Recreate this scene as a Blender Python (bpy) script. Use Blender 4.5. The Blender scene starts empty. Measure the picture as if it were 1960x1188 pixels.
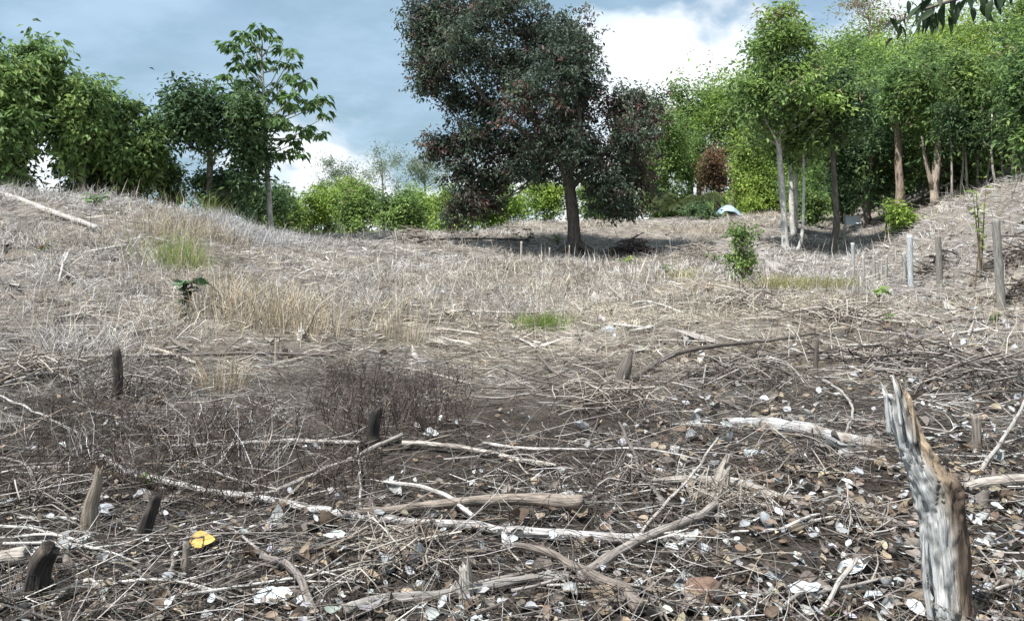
import bpy, math, random
import numpy as np
from mathutils import Vector

# ------------------------------------------------------------------ camera, sky, sun, exposure
scene = bpy.context.scene
COL = scene.collection
EYE, F, HY = 1.55, 1500.0, 420.0          # eye height, focal length in photo pixels, horizon row
cam_data = bpy.data.cameras.new('camera')
cam_data.sensor_fit = 'HORIZONTAL'
cam_data.sensor_width = 36.0
cam_data.lens = 36.0 * F / 1960.0
cam_data.shift_y = -(594.0 - HY) / 1960.0
cam_data.clip_start = 0.05
cam_data.clip_end = 3000.0
cam = bpy.data.objects.new('camera', cam_data)
COL.objects.link(cam)
cam.location = (0, 0, EYE)
cam.rotation_euler = (math.radians(90), 0, 0)
scene.camera = cam

SUN_DIR = Vector((-0.38, -0.27, 0.88)).normalized()      # towards the sun: high, from the left and a little behind
sun_data = bpy.data.lights.new('sun', 'SUN')
sun_data.energy = 5.0
sun_data.angle = math.radians(0.7)
sun_data.color = (1.0, 0.97, 0.935)
sun = bpy.data.objects.new('sun', sun_data)
COL.objects.link(sun)
sun.rotation_euler = (-SUN_DIR).to_track_quat('-Z', 'Y').to_euler()
sun.location = (-20, -10, 50)

scene.view_settings.view_transform = 'Standard'
scene.view_settings.look = 'None'
scene.view_settings.gamma = 1.0
scene.view_settings.exposure = 0.85

world = bpy.data.worlds.new('World')
scene.world = world
world.use_nodes = True
wn, wl = world.node_tree.nodes, world.node_tree.links
for n in list(wn):
    wn.remove(n)


def N(tree, typ, **kw):
    n = tree.nodes.new(typ)
    for k, v in kw.items():
        setattr(n, k, v)
    return n


def build_sky():
    T = world.node_tree
    out = N(T, 'ShaderNodeOutputWorld')
    bg = N(T, 'ShaderNodeBackground')
    bg.inputs['Strength'].default_value = 0.078
    sky = N(T, 'ShaderNodeTexSky', sky_type='NISHITA')
    sky.sun_disc = False
    sky.sun_elevation = math.asin(SUN_DIR.z)
    sky.sun_rotation = math.atan2(SUN_DIR.x, SUN_DIR.y)
    sky.air_density = 1.2
    sky.dust_density = 0.8
    geo = N(T, 'ShaderNodeTexCoord')
    L = T.links.new

    def math_n(op, a, b=None, clamp=False):
        m = N(T, 'ShaderNodeMath', operation=op)
        m.use_clamp = clamp
        for i, v in enumerate((a, b)):
            if v is None:
                continue
            if isinstance(v, (int, float)):
                m.inputs[i].default_value = v
            else:
                L(v, m.inputs[i])
        return m.outputs[0]

    def noise(vec, scale, detail, rough, dist=0.0):
        n = N(T, 'ShaderNodeTexNoise')
        n.inputs['Scale'].default_value = scale
        n.inputs['Detail'].default_value = detail
        n.inputs['Roughness'].default_value = rough
        n.inputs['Distortion'].default_value = dist
        L(vec, n.inputs['Vector'])
        return n.outputs['Fac']

    def ramp(fac, a, b):
        m = N(T, 'ShaderNodeMapRange', interpolation_type='SMOOTHSTEP')
        m.inputs['From Min'].default_value = a
        m.inputs['From Max'].default_value = b
        L(fac, m.inputs['Value'])
        return m.outputs[0]

    d = geo.outputs['Generated']
    sep = N(T, 'ShaderNodeSeparateXYZ')
    L(d, sep.inputs[0])
    # clouds lie in a flat layer: project the view direction on it
    zc = math_n('ADD', math_n('MAXIMUM', sep.outputs['Z'], 0.0), 0.22)
    comb = N(T, 'ShaderNodeCombineXYZ')
    L(math_n('DIVIDE', sep.outputs['X'], zc), comb.inputs[0])
    L(math_n('DIVIDE', sep.outputs['Y'], zc), comb.inputs[1])
    layer = comb.outputs[0]
    mp = N(T, 'ShaderNodeMapping')
    mp.inputs['Location'].default_value = SKY_OFF
    L(layer, mp.inputs['Vector'])
    big = noise(mp.outputs[0], 0.9, 6.0, 0.55, 0.3)
    # cumulus heaps seen from the side: noise on the direction itself
    mp2 = N(T, 'ShaderNodeMapping')
    mp2.inputs['Location'].default_value = (4.1, 2.4, 0.3)
    mp2.inputs['Scale'].default_value = (1.0, 1.0, 1.7)
    L(d, mp2.inputs['Vector'])
    heap = noise(mp2.outputs[0], 3.2, 7.0, 0.52, 0.25)
    # heaps stand towards the horizon, the grey sheet lies higher
    low = math_n('SUBTRACT', 1.0, ramp(sep.outputs['Z'], 0.07, 0.20))
    east = ramp(sep.outputs['X'], -0.05, 0.30)          # brighter cloud on the right-hand side
    white_m = math_n('ADD', heap, math_n('ADD', math_n('MULTIPLY', low, 0.24), math_n('MULTIPLY', east, 0.21)))
    white_m = ramp(white_m, 0.61, 0.71)
    sheet_m = ramp(math_n('ADD', big, 0.10), 0.36, 0.60)
    grey = N(T, 'ShaderNodeMix', data_type='RGBA')
    grey.inputs['A'].default_value = (2.5, 3.8, 4.9, 1)
    grey.inputs['B'].default_value = (3.7, 5.1, 6.6, 1)
    L(ramp(noise(mp.outputs[0], 2.1, 5.0, 0.55), 0.35, 0.68), grey.inputs['Factor'])
    m1 = N(T, 'ShaderNodeMix', data_type='RGBA')
    L(math_n('MULTIPLY', sheet_m, 0.9), m1.inputs['Factor'])
    L(sky.outputs[0], m1.inputs['A'])
    L(grey.outputs['Result'], m1.inputs['B'])
    wc = N(T, 'ShaderNodeMix', data_type='RGBA')
    wc.inputs['A'].default_value = (6.2, 7.2, 8.1, 1)
    wc.inputs['B'].default_value = (8.6, 8.9, 9.2, 1)
    L(ramp(noise(mp2.outputs[0], 5.5, 5.0, 0.5), 0.36, 0.56), wc.inputs['Factor'])
    m2 = N(T, 'ShaderNodeMix', data_type='RGBA')
    L(white_m, m2.inputs['Factor'])
    L(m1.outputs['Result'], m2.inputs['A'])
    L(wc.outputs['Result'], m2.inputs['B'])
    L(m2.outputs['Result'], bg.inputs['Color'])
    L(bg.outputs[0], out.inputs[0])


SKY_OFF = (5.3, 1.7, 0.0)
build_sky()

# ------------------------------------------------------------------ helpers
RNG = np.random.default_rng(7)
random.seed(7)


def vnoise(p, seed=0):
    """value noise, p (...,3) -> [-1,1]"""
    p = np.asarray(p, dtype=np.float64)
    i = np.floor(p).astype(np.int64)
    f = p - i
    f = f * f * (3 - 2 * f)

    def h(a, b, c):
        n = (a * 374761393 + b * 668265263 + c * 1274126177 + seed * 974711) & 0xFFFFFFFF
        n = ((n ^ (n >> 13)) * 1103515245) & 0xFFFFFFFF
        n = ((n ^ (n >> 16)) * 2246822519) & 0xFFFFFFFF
        return ((n ^ (n >> 15)) & 0xFFFF) / 32767.5 - 1.0
    r = 0
    for dx in (0, 1):
        wx = f[..., 0] if dx else 1 - f[..., 0]
        for dy in (0, 1):
            wy = f[..., 1] if dy else 1 - f[..., 1]
            for dz in (0, 1):
                wz = f[..., 2] if dz else 1 - f[..., 2]
                r = r + wx * wy * wz * h(i[..., 0] + dx, i[..., 1] + dy, i[..., 2] + dz)
    return r


def n2(x, y, s, seed=0):
    p = np.stack([np.asarray(x) * s, np.asarray(y) * s, np.zeros_like(np.asarray(x, dtype=float)) + 0.37], -1)
    return vnoise(p, seed)


# ---- terrain: height profiles away from the camera along bearings
PROF = {
    -900: [(0, 0), (6, .4), (9, 1.4), (13, 2.6), (17, 3.0), (21, 2.4), (30, 0), (60, -3), (150, -5), (700, -8)],
    -300: [(0, 0), (7, .1), (9, .5), (13, 1.7), (16, 2.5), (18, 2.6), (21, 2.0), (30, -.5), (60, -3), (150, -5), (700, -8)],
    0: [(0, 0), (8, .03), (9.5, .22), (13, 1.2), (16, 2.0), (17.5, 2.22), (19, 2.1), (23, 1.0), (30, -1), (60, -3), (150, -5), (700, -8)],
    200: [(0, 0), (8, .02), (10, .22), (14, 1.1), (17.5, 1.98), (19, 2.07), (21, 1.7), (24, .9), (30, -1), (60, -3), (150, -5), (700, -8)],
    420: [(0, 0), (8.5, 0), (11, .22), (15, .78), (19, 1.52), (20.5, 1.66), (23, 1.4), (28, 0), (60, -3), (150, -5), (700, -8)],
    520: [(0, 0), (9, 0), (13, .22), (18, .72), (23, 1.2), (24.5, 1.22), (28, .8), (35, -1), (60, -3), (150, -5), (700, -8)],
    700: [(0, 0), (10, 0), (15, .12), (21, .5), (27, .98), (29, 1.03), (33, .6), (40, -.6), (60, -3), (150, -5), (700, -8)],
    850: [(0, 0), (10, 0), (16, .08), (22, .36), (28, .92), (30, 1.05), (34, .8), (42, -.4), (60, -2), (150, -5), (700, -8)],
    1000: [(0, 0), (10, 0), (16, .02), (22, .08), (27, .3), (31, .85), (35, 1.38), (37, 1.45), (42, 1.1), (60, -1), (150, -4), (700, -8)],
    1200: [(0, 0), (10, 0), (16, 0), (22, .06), (27, .3), (31, .85), (36, 1.45), (38, 1.5), (45, 1.0), (60, .5), (150, 0), (700, -5)],
    1400: [(0, 0), (10, 0), (16, 0), (20, .1), (26, .5), (32, 1.1), (37, 1.65), (40, 1.75), (46, 1.6), (60, 2.5), (90, 5), (150, 6), (700, 0)],
    1500: [(0, 0), (10, 0), (16, 0), (20, .1), (24, .42), (28, .9), (33, 1.5), (38, 1.8), (45, 2.2), (60, 4), (90, 7), (150, 8), (700, 4)],
    1600: [(0, 0), (10, 0), (16, 0), (22, .12), (27, .5), (30, .85), (35, 1.05), (40, 1.7), (50, 3.5), (60, 5.5), (90, 9), (150, 11), (700, 6)],
    1700: [(0, 0), (9, 0), (15, 0), (18, .02), (21, .2), (25, .8), (28, 1.2), (35, 2.0), (45, 4), (60, 7), (90, 11), (150, 13), (700, 8)],
    1800: [(0, 0), (8, 0), (12, 0), (16, 0), (18, .22), (21, 1.0), (24, 1.8), (27, 2.2), (35, 3.2), (45, 5.2), (60, 8), (90, 12), (150, 14), (700, 9)],
    1960: [(0, 0), (8, 0), (10, .02), (12, .1), (14, .6), (16.5, 1.5), (19, 2.3), (21, 2.7), (25, 3.1), (35, 4.8), (45, 6.6), (60, 9.5), (90, 13), (150, 15), (700, 9)],
    2300: [(0, 0), (6, 0), (8, .15), (10, .6), (13, 1.7), (17, 3.0), (20, 3.5), (28, 4.8), (45, 8), (60, 11), (90, 14), (150, 16), (700, 9)],
    3000: [(0, 0), (4, .1), (7, .9), (11, 2.4), (17, 4.2), (28, 6), (45, 9), (60, 12), (90, 15), (150, 17), (700, 9)],
}
_pc = np.array(sorted(PROF))
_dl = np.linspace(0, math.log(701), 420)                 # log distance samples
_tab = np.array([np.interp(np.exp(_dl) - 1, *zip(*PROF[p])) for p in _pc])
_k = np.exp(-np.linspace(-2, 2, 13) ** 2); _k /= _k.sum()
_tab = np.array([np.convolve(np.pad(r, 6, 'edge'), _k, 'valid') for r in _tab])
_pf = np.linspace(_pc[0], _pc[-1], 391)
_tab = np.array([np.interp(_pf, _pc, _tab[:, j]) for j in range(len(_dl))])        # [dist, bearing]
_k2 = np.exp(-np.linspace(-2, 2, 9) ** 2); _k2 /= _k2.sum()
_tab = np.array([np.convolve(np.pad(r, 4, 'edge'), _k2, 'valid') for r in _tab])


def ground(x, y):
    x = np.asarray(x, dtype=float); y = np.asarray(y, dtype=float)
    yy = np.maximum(y, 2.5)
    px = np.clip(980 + F * x / yy, _pf[0], _pf[-1] - 1e-6)
    dd = np.clip(np.log(np.clip(y, 0, 700) + 1), 0, _dl[-1] - 1e-9)
    a = dd / _dl[1]; i = np.minimum(a.astype(int), len(_dl) - 2); fa = a - i
    b = (px - _pf[0]) / (_pf[1] - _pf[0]); j = np.minimum(b.astype(int), len(_pf) - 2); fb = b - j
    z = (_tab[i, j] * (1 - fa) * (1 - fb) + _tab[i + 1, j] * fa * (1 - fb)
         + _tab[i, j + 1] * (1 - fa) * fb + _tab[i + 1, j + 1] * fa * fb)
    r = np.hypot(x, y)
    z = z + .05 * n2(x, y, .55, 3) + .035 * n2(x, y, 1.3, 4) + np.where(r < 30, .02 * n2(x, y, 3.1, 5), 0) + np.where(r < 12, .014 * n2(x, y, 7.0, 6), 0)
    return z


def gz(x, y):
    return float(ground(np.array([x]), np.array([y]))[0])


def W(px, py, d):
    """point at depth d seen at photo pixel (px,py)"""
    return np.array([(px - 980) * d / F, d, EYE - (py - HY) * d / F])


def P(px, py, dmin=1.0, dmax=60.0):
    """first terrain point along the ray through photo pixel (px,py)"""
    d = np.exp(np.linspace(math.log(dmin), math.log(dmax), 3000))
    x = (px - 980) * d / F
    zr = EYE - (py - HY) * d / F
    hit = np.nonzero(zr <= ground(x, d))[0]
    if len(hit):
        i = hit[0]
    else:                                       # just clears the brow: take the point it passes closest to
        g = np.where(d < 26, (zr - ground(x, d)) / d, 9)
        i = int(np.argmin(g))
    return np.array([x[i], d[i], gz(x[i], d[i])])


class MB:
    """collects geometry for one mesh object"""
    def __init__(s):
        s.V, s.F3, s.F4, s.C, s.B, s.n = [], [], [], [], [], 0

    def add(s, v, f3=None, f4=None, col=(.5, .5, .5), bk=None):
        v = np.asarray(v, dtype=np.float32)
        s.V.append(v)
        if f3 is not None and len(f3):
            s.F3.append(np.asarray(f3, dtype=np.int32) + s.n)
        if f4 is not None and len(f4):
            s.F4.append(np.asarray(f4, dtype=np.int32) + s.n)
        c = np.asarray(col, dtype=np.float32)
        if c.ndim == 1:
            c = np.tile(c, (len(v), 1))
        s.C.append(c)
        s.B.append(v if bk is None else np.asarray(bk, dtype=np.float32))
        s.n += len(v)
        return s

    def mesh(s, name, mat, smooth=False):
        V = np.concatenate(s.V)
        me = bpy.data.meshes.new(name)
        f3 = np.concatenate(s.F3) if s.F3 else np.zeros((0, 3), np.int32)
        f4 = np.concatenate(s.F4) if s.F4 else np.zeros((0, 4), np.int32)
        me.vertices.add(len(V))
        me.vertices.foreach_set('co', V.ravel())
        li = np.concatenate([f3.ravel(), f4.ravel()]).astype(np.int32)
        me.loops.add(len(li))
        me.loops.foreach_set('vertex_index', li)
        tot = np.concatenate([np.full(len(f3), 3), np.full(len(f4), 4)]).astype(np.int32)
        st = np.concatenate([[0], np.cumsum(tot)[:-1]]).astype(np.int32)
        me.polygons.add(len(tot))
        me.polygons.foreach_set('loop_start', st)
        try:
            me.polygons.foreach_set('loop_total', tot)
        except Exception:
            pass
        me.polygons.foreach_set('use_smooth', np.full(len(tot), smooth, dtype=bool))
        me.update(calc_edges=True)
        c = np.concatenate(s.C)
        a = me.attributes.new('Col', 'FLOAT_COLOR', 'POINT')
        a.data.foreach_set('color', np.concatenate([c, np.ones((len(c), 1), np.float32)], 1).ravel())
        b = me.attributes.new('bk', 'FLOAT_VECTOR', 'POINT')
        b.data.foreach_set('vector', np.concatenate(s.B).ravel())
        me.materials.append(mat)
        return me

    def build(s, name, mat, parent=None, smooth=False, loc=None):
        if loc is not None:
            for v in s.V:
                v -= np.asarray(loc, dtype=np.float32)
        o = bpy.data.objects.new(name, s.mesh(name, mat, smooth))
        COL.objects.link(o)
        if loc is not None:
            o.location = [float(q) for q in loc]
        if parent is not None:
            o.parent = parent
        return o


def tag(o, label=None, cat=None, group=None, kind=None):
    if label: o['label'] = label
    if cat: o['category'] = cat
    if group: o['group'] = group
    if kind: o['kind'] = kind
    return o


def thing(name, label, cat, loc, group=None):
    o = bpy.data.objects.new(name, None)
    o.empty_display_size = 0.2
    COL.objects.link(o)
    o.location = [float(q) for q in loc]
    return tag(o, label, cat, group)


def norm(v):
    return v / np.maximum(np.linalg.norm(v, axis=-1, keepdims=True), 1e-9)


def spline(pts, rad, step):
    """Catmull-Rom through pts, sampled about every step metres"""
    pts = np.asarray(pts, dtype=float); rad = np.asarray(rad, dtype=float)
    if len(rad) == 2 and len(pts) > 2:
        rad = np.linspace(rad[0], rad[1], len(pts))
    ext = np.vstack([2 * pts[0] - pts[1], pts, 2 * pts[-1] - pts[-2]])
    P_, R_ = [], []
    for i in range(len(pts) - 1):
        p0, p1, p2, p3 = ext[i:i + 4]
        k = max(2, int(np.linalg.norm(p2 - p1) / step))
        for t in np.linspace(0, 1, k, endpoint=False):
            P_.append(.5 * ((2 * p1) + (-p0 + p2) * t + (2 * p0 - 5 * p1 + 4 * p2 - p3) * t * t + (-p0 + 3 * p1 - 3 * p2 + p3) * t ** 3))
            R_.append(rad[i] * (1 - t) + rad[i + 1] * t)
    P_.append(pts[-1]); R_.append(rad[-1])
    return np.array(P_), np.array(R_)


def tube(mb, pts, rad, sides=8, step=.1, rough=.08, seed=0, col=(.3, .27, .23), knot=0., jag=0., caps=True, colfn=None, flat=1.0):
    p, r = spline(pts, rad, step)
    t = np.gradient(p, axis=0); t = norm(t)
    ref = np.array([0, 0, 1.0]) if abs(t[0][2]) < .8 else np.array([1.0, 0, 0])
    u = norm(np.cross(t[0], ref)); U = []
    for k in range(len(p)):
        u = norm(u - t[k] * np.dot(u, t[k])); U.append(u)
    U = np.array(U); Vv = np.cross(t, U)
    s = np.concatenate([[0], np.cumsum(np.linalg.norm(np.diff(p, axis=0), axis=1))])
    ang = np.linspace(0, 2 * math.pi, sides, endpoint=False)
    ca, sa = np.cos(ang), np.sin(ang)
    A = np.stack([np.broadcast_to(ca, (len(p), sides)), np.broadcast_to(sa, (len(p), sides)), np.broadcast_to(s[:, None], (len(p), sides))], -1)
    rr = r[:, None] * (1 + rough * vnoise(A * np.array([2.2, 2.2, 1.2 / max(r.mean(), .02) * .25]) + seed * 7.3, seed)
                       + rough * .6 * vnoise(A * np.array([5, 5, 9.]) + seed, seed + 1))
    if knot:
        rr = rr * (1 + knot * np.maximum(0, vnoise(A * np.array([1.1, 1.1, .6 / max(r.mean(), .02) * .3]) + seed * 3.1 + 9, seed + 5) - .35) * 2)
    v = p[:, None, :] + rr[..., None] * (ca[None, :, None] * U[:, None, :] + flat * sa[None, :, None] * Vv[:, None, :])
    if jag:
        j = jag * (vnoise(np.stack([ca * 2.1, sa * 2.1, np.zeros(sides)], -1) + seed, seed + 2) * .7 + vnoise(np.stack([ca * 5, sa * 5, np.ones(sides)], -1) + seed, seed + 3) * .5)
        v[-1] += t[-1] * j[:, None]
        v[-2] += t[-1] * j[:, None] * .35
    nv = len(p) * sides
    k = np.arange(len(p) - 1)[:, None] * sides; a = np.arange(sides)[None, :]; b = (a + 1) % sides
    f4 = np.stack([k + a, k + b, k + sides + b, k + sides + a], -1).reshape(-1, 4)
    rm = r.mean()
    bk = np.stack([ca[None, :] * rm + 0 * rr, sa[None, :] * rm + 0 * rr, np.broadcast_to(s[:, None], rr.shape)], -1).reshape(-1, 3)
    bk[:, 2] += seed * 1.37
    V = v.reshape(-1, 3); f3 = None
    if caps:
        end = p[-1] - t[-1] * (jag * .5 if jag else -r[-1] * .1)
        V = np.vstack([V, p[0] - t[0] * r[0] * .1, end])
        bk = np.vstack([bk, bk[0], bk[-1]])
        aa = np.arange(sides); bb = (aa + 1) % sides
        f3 = np.vstack([np.stack([bb, aa, np.full(sides, nv)], -1),
                        np.stack([aa + nv - sides, bb + nv - sides, np.full(sides, nv + 1)], -1)])
    c = np.asarray(col, dtype=float)
    C = np.tile(c, (len(V), 1)) if colfn is None else colfn(V, bk)
    mb.add(V, f3, f4, C, bk)
    return mb


def leaves(mb, c, axis, nrm, L, Wd, col, fold=.25, curl=.0):
    """folded rhombic leaves: 4 verts, 2 tris each"""
    axis = norm(axis); side = norm(np.cross(axis, nrm)); up = np.cross(side, axis)
    L = np.asarray(L)[:, None]; Wd = np.asarray(Wd)[:, None]
    b = c; m = c + axis * L * .45
    v = np.stack([b, m + side * Wd * .5 + up * Wd * fold, c + axis * L - up * L * curl, m - side * Wd * .5 + up * Wd * fold], 1)
    n = len(c); k = np.arange(n)[:, None] * 4
    f = np.concatenate([k + np.array([[0, 1, 2]]), k + np.array([[0, 2, 3]])])
    mb.add(v.reshape(-1, 3), f, None, np.repeat(col, 4, 0))


def blades(mb, base, direc, L, w, col, bend, tip=.25):
    """straws: 5 verts, 3 tris"""
    direc = norm(direc)
    n = len(base)
    h = np.stack([RNG.normal(size=n), RNG.normal(size=n), np.zeros(n)], -1)
    side = norm(np.cross(direc, h + 1e-3))
    L = L[:, None]; w = w[:, None]
    mid = base + direc * L * .55
    end = base + direc * L + bend * L
    v = np.stack([base - side * w * .5, base + side * w * .5, mid + side * w * .4, mid - side * w * .4, end], 1)
    k = np.arange(n)[:, None] * 5
    f3 = k + np.array([[3, 2, 4]])
    f4 = k + np.array([[0, 1, 2, 3]])
    mb.add(v.reshape(-1, 3), f3, f4, np.repeat(col, 5, 0))


def pick(pal, n, jit=.12, rng=RNG):
    """random colours from [(weight,(r,g,b))]"""
    w = np.array([p[0] for p in pal], float); w /= w.sum()
    c = np.array([p[1] for p in pal])[rng.choice(len(pal), n, p=w)]
    return c * (1 + jit * rng.normal(size=(n, 1))) * (1 + jit * .15 * rng.normal(size=(n, 3)))


# ------------------------------------------------------------------ materials
def new_mat(name):
    m = bpy.data.materials.new(name)
    m.use_nodes = True
    T = m.node_tree
    b = T.nodes['Principled BSDF']
    return m, T, b, T.nodes['Material Output']


def col_noise(T, scale, lo, hi, vec=None, detail=4):
    n = N(T, 'ShaderNodeTexNoise')
    n.inputs['Scale'].default_value = scale
    n.inputs['Detail'].default_value = detail
    if vec is not None:
        T.links.new(vec, n.inputs['Vector'])
    r = N(T, 'ShaderNodeMapRange')
    r.inputs['From Min'].default_value = .3
    r.inputs['From Max'].default_value = .7
    r.inputs['To Min'].default_value = lo
    r.inputs['To Max'].default_value = hi
    T.links.new(n.outputs['Fac'], r.inputs['Value'])
    return n.outputs['Fac'], r.outputs[0]


def vmul(T, col, fac):
    m = N(T, 'ShaderNodeVectorMath', operation='SCALE')
    T.links.new(col, m.inputs[0])
    if isinstance(fac, float):
        m.inputs['Scale'].default_value = fac
    else:
        T.links.new(fac, m.inputs['Scale'])
    return m.outputs[0]


def m_foliage(name, transl=.3, rough=.5, spec=.4, objvar=False):
    m, T, b, out = new_mat(name)
    at = N(T, 'ShaderNodeAttribute', attribute_name='Col')
    tc = N(T, 'ShaderNodeTexCoord')
    _, f = col_noise(T, 9.0, .75, 1.25, tc.outputs['Object'])
    c = vmul(T, at.outputs['Color'], f)
    if objvar:
        oi = N(T, 'ShaderNodeObjectInfo')
        r = N(T, 'ShaderNodeMapRange')
        r.inputs['To Min'].default_value = .7
        r.inputs['To Max'].default_value = 1.3
        T.links.new(oi.outputs['Random'], r.inputs['Value'])
        c = vmul(T, c, r.outputs[0])
    T.links.new(c, b.inputs['Base Color'])
    b.inputs['Roughness'].default_value = rough
    b.inputs['Specular IOR Level'].default_value = spec
    if transl:
        tr = N(T, 'ShaderNodeBsdfTranslucent')
        T.links.new(vmul(T, c, 1.15), tr.inputs['Color'])
        mx = N(T, 'ShaderNodeMixShader')
        mx.inputs[0].default_value = transl
        T.links.new(b.outputs[0], mx.inputs[1])
        T.links.new(tr.outputs[0], mx.inputs[2])
        T.links.new(mx.outputs[0], out.inputs[0])
    return m


def m_bark(name, streak=(60, 60, 7), lo=.45, hi=1.45, bump=.6, rough=.9, patch=None):
    m, T, b, out = new_mat(name)
    at = N(T, 'ShaderNodeAttribute', attribute_name='Col')
    bk = N(T, 'ShaderNodeAttribute', attribute_name='bk')
    mp = N(T, 'ShaderNodeMapping')
    mp.inputs['Scale'].default_value = streak
    T.links.new(bk.outputs['Vector'], mp.inputs['Vector'])
    raw, f = col_noise(T, 1.0, lo, hi, mp.outputs[0], 6)
    c = vmul(T, at.outputs['Color'], f)
    if patch:
        _, pf = col_noise(T, patch[0], -.7, .75, bk.outputs['Vector'], 7)
        mx = N(T, 'ShaderNodeMix', data_type='RGBA', clamp_factor=True)
        T.links.new(pf, mx.inputs['Factor'])
        T.links.new(c, mx.inputs['A'])
        mx.inputs['B'].default_value = (*patch[1], 1)
        c = mx.outputs['Result']
    T.links.new(c, b.inputs['Base Color'])
    b.inputs['Roughness'].default_value = rough
    b.inputs['Specular IOR Level'].default_value = .2
    bp = N(T, 'ShaderNodeBump')
    bp.inputs['Strength'].default_value = bump
    bp.inputs['Distance'].default_value = .012
    T.links.new(raw, bp.inputs['Height'])
    T.links.new(bp.outputs[0], b.inputs['Normal'])
    return m


def m_ground():
    m, T, b, out = new_mat('soil')
    tc = N(T, 'ShaderNodeTexCoord')
    at = N(T, 'ShaderNodeAttribute', attribute_name='Col')
    _, f1 = col_noise(T, 2.2, .7, 1.3, tc.outputs['Object'], 8)
    raw, f2 = col_noise(T, 38.0, .5, 1.5, tc.outputs['Object'], 8)
    c = vmul(T, vmul(T, at.outputs['Color'], f1), f2)
    T.links.new(c, b.inputs['Base Color'])
    b.inputs['Roughness'].default_value = 1.0
    b.inputs['Specular IOR Level'].default_value = .05
    bp = N(T, 'ShaderNodeBump')
    bp.inputs['Strength'].default_value = .9
    bp.inputs['Distance'].default_value = .03
    T.links.new(raw, bp.inputs['Height'])
    T.links.new(bp.outputs[0], b.inputs['Normal'])
    return m


M_LEAF = m_foliage('green_leaf', .42, .58, .22)
M_DARKLEAF = m_foliage('glossy_dark_leaf', .3, .55, .25)
M_STRAW = m_foliage('dry_straw', .15, .8, .15)
M_DRYLEAF = m_foliage('dead_leaf', .12, .7, .25, objvar=True)
M_LITTER = m_foliage('dead_leaf_litter', .12, .7, .25)
M_WOOD = m_bark('weathered_dead_wood', (110, 110, 9), .4, 1.4, 1.0, patch=(9, (.13, .105, .085)))
M_HERO = m_bark('bleached_stump_wood', (170, 170, 11), .6, 1.3, .9)
M_TWIG = m_bark('twig_bark', (120, 120, 14), .6, 1.35, .3)
M_BARK = m_bark('living_bark', (22, 22, 5), .55, 1.4, .8)
M_PALEBARK = m_bark('pale_smooth_bark', (14, 14, 3), .7, 1.25, .4, patch=(9, (.22, .22, .17)))
M_POST = m_bark('grey_fence_wood', (150, 150, 7), .4, 1.35, .9)
M_SOIL = m_ground()

# ------------------------------------------------------------------ ground sheet
def build_ground():
    n = 370
    s = np.linspace(-1, 1, n)
    X = 4.0 * np.sinh(s * math.asinh(560 / 4.0))
    t0 = math.asinh(-60 / 4.0); t1 = math.asinh(660 / 4.0)
    Y = 5.0 + 4.0 * np.sinh(np.linspace(t0, t1, n))
    gx, gy = np.meshgrid(X, Y)
    z = ground(gx.ravel(), gy.ravel())
    V = np.stack([gx.ravel(), gy.ravel(), z], -1)
    i = np.arange(n - 1)[:, None] * n; j = np.arange(n - 1)[None, :]
    f4 = np.stack([i + j, i + j + 1, i + n + j + 1, i + n + j], -1).reshape(-1, 4)
    x, y = V[:, 0], V[:, 1]
    # soil kinds: dark humus close by, paler dry earth on the field, leaf mould below the trees, green beyond
    dark = np.array([.04, .034, .029]); dry = np.array([.19, .17, .15]); tan = np.array([.21, .175, .13])
    a = np.clip((y - 6.5) / 4 + .5 * n2(x, y, .5, 11), 0, 1)[:, None]
    c = dark * (1 - a) + dry * a
    b = np.clip(n2(x, y, .25, 12) * 1.5 - .1, 0, 1)[:, None] * a
    c = c * (1 - b) + tan * b
    px = 980 + F * x / np.maximum(y, 2.5)
    g = np.clip((y - 39 + np.where(px < 900, (900 - px) / 90, 0)) / 3, 0, 1)[:, None]
    c = c * (1 - g) + np.array([.09, .13, .035]) * g
    mb = MB().add(V, None, f4, c)
    o = mb.build('ground', M_SOIL, smooth=True)
    tag(o, kind='structure')


build_ground()

# ------------------------------------------------------------------ trees
GREEN = [(1.0, (.075, .13, .052)), (3, (.13, .21, .075)), (2, (.19, .29, .095)), (1, (.26, .355, .115))]
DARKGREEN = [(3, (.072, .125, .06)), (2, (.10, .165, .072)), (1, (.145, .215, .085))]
LIME = [(1.5, (.145, .225, .06)), (3, (.25, .36, .085)), (2, (.34, .44, .11))]
MIDLIME = [(1.5, (.105, .17, .062)), (3, (.165, .25, .08)), (2, (.25, .36, .10)), (.15, (.26, .22, .13))]
RUSTY = [(3.5, (.066, .092, .066)), (2.5, (.095, .128, .082)), (1.3, (.09, .078, .064)), (1.0, (.14, .085, .075))]
BROWN = [(2, (.2, .12, .075)), (1, (.28, .18, .11)), (1.2, (.09, .1, .045))]
HAZY = [(2, (.2, .25, .18)), (1, (.28, .32, .25)), (1, (.14, .19, .12))]


def in_ball(n, rng, power=.45):
    v = norm(rng.normal(size=(n, 3)))
    return v * (rng.random((n, 1)) ** power)


def auto_blobs(rng, bbox, k, d, size=.34, depth=1.0, fill=0):
    """k overlapping lobes that fill the oval in bbox (photo pixels at depth d)"""
    x0, y0, x1, y1 = bbox
    cx, cy, hw, hh = (x0 + x1) / 2, (y0 + y1) / 2, (x1 - x0) / 2, (y1 - y0) / 2
    out = []
    for i in range(k):
        q = norm(rng.normal(size=3)) * rng.random() ** .42
        s = size * rng.uniform(.55, 1.3)
        q = q * (1 - s * .75)
        c = W(cx + q[0] * hw, cy + q[2] * hh, d)
        c[1] += q[1] * hw * d / F * depth
        out.append((c, np.array([hw * s, (hw + hh) * .5 * s * depth, hh * s]) * d / F))
    if fill:
        out.append((W(cx, cy, d), np.array([hw * fill, hw * fill * depth, hh * fill]) * d / F))
    return out


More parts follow.
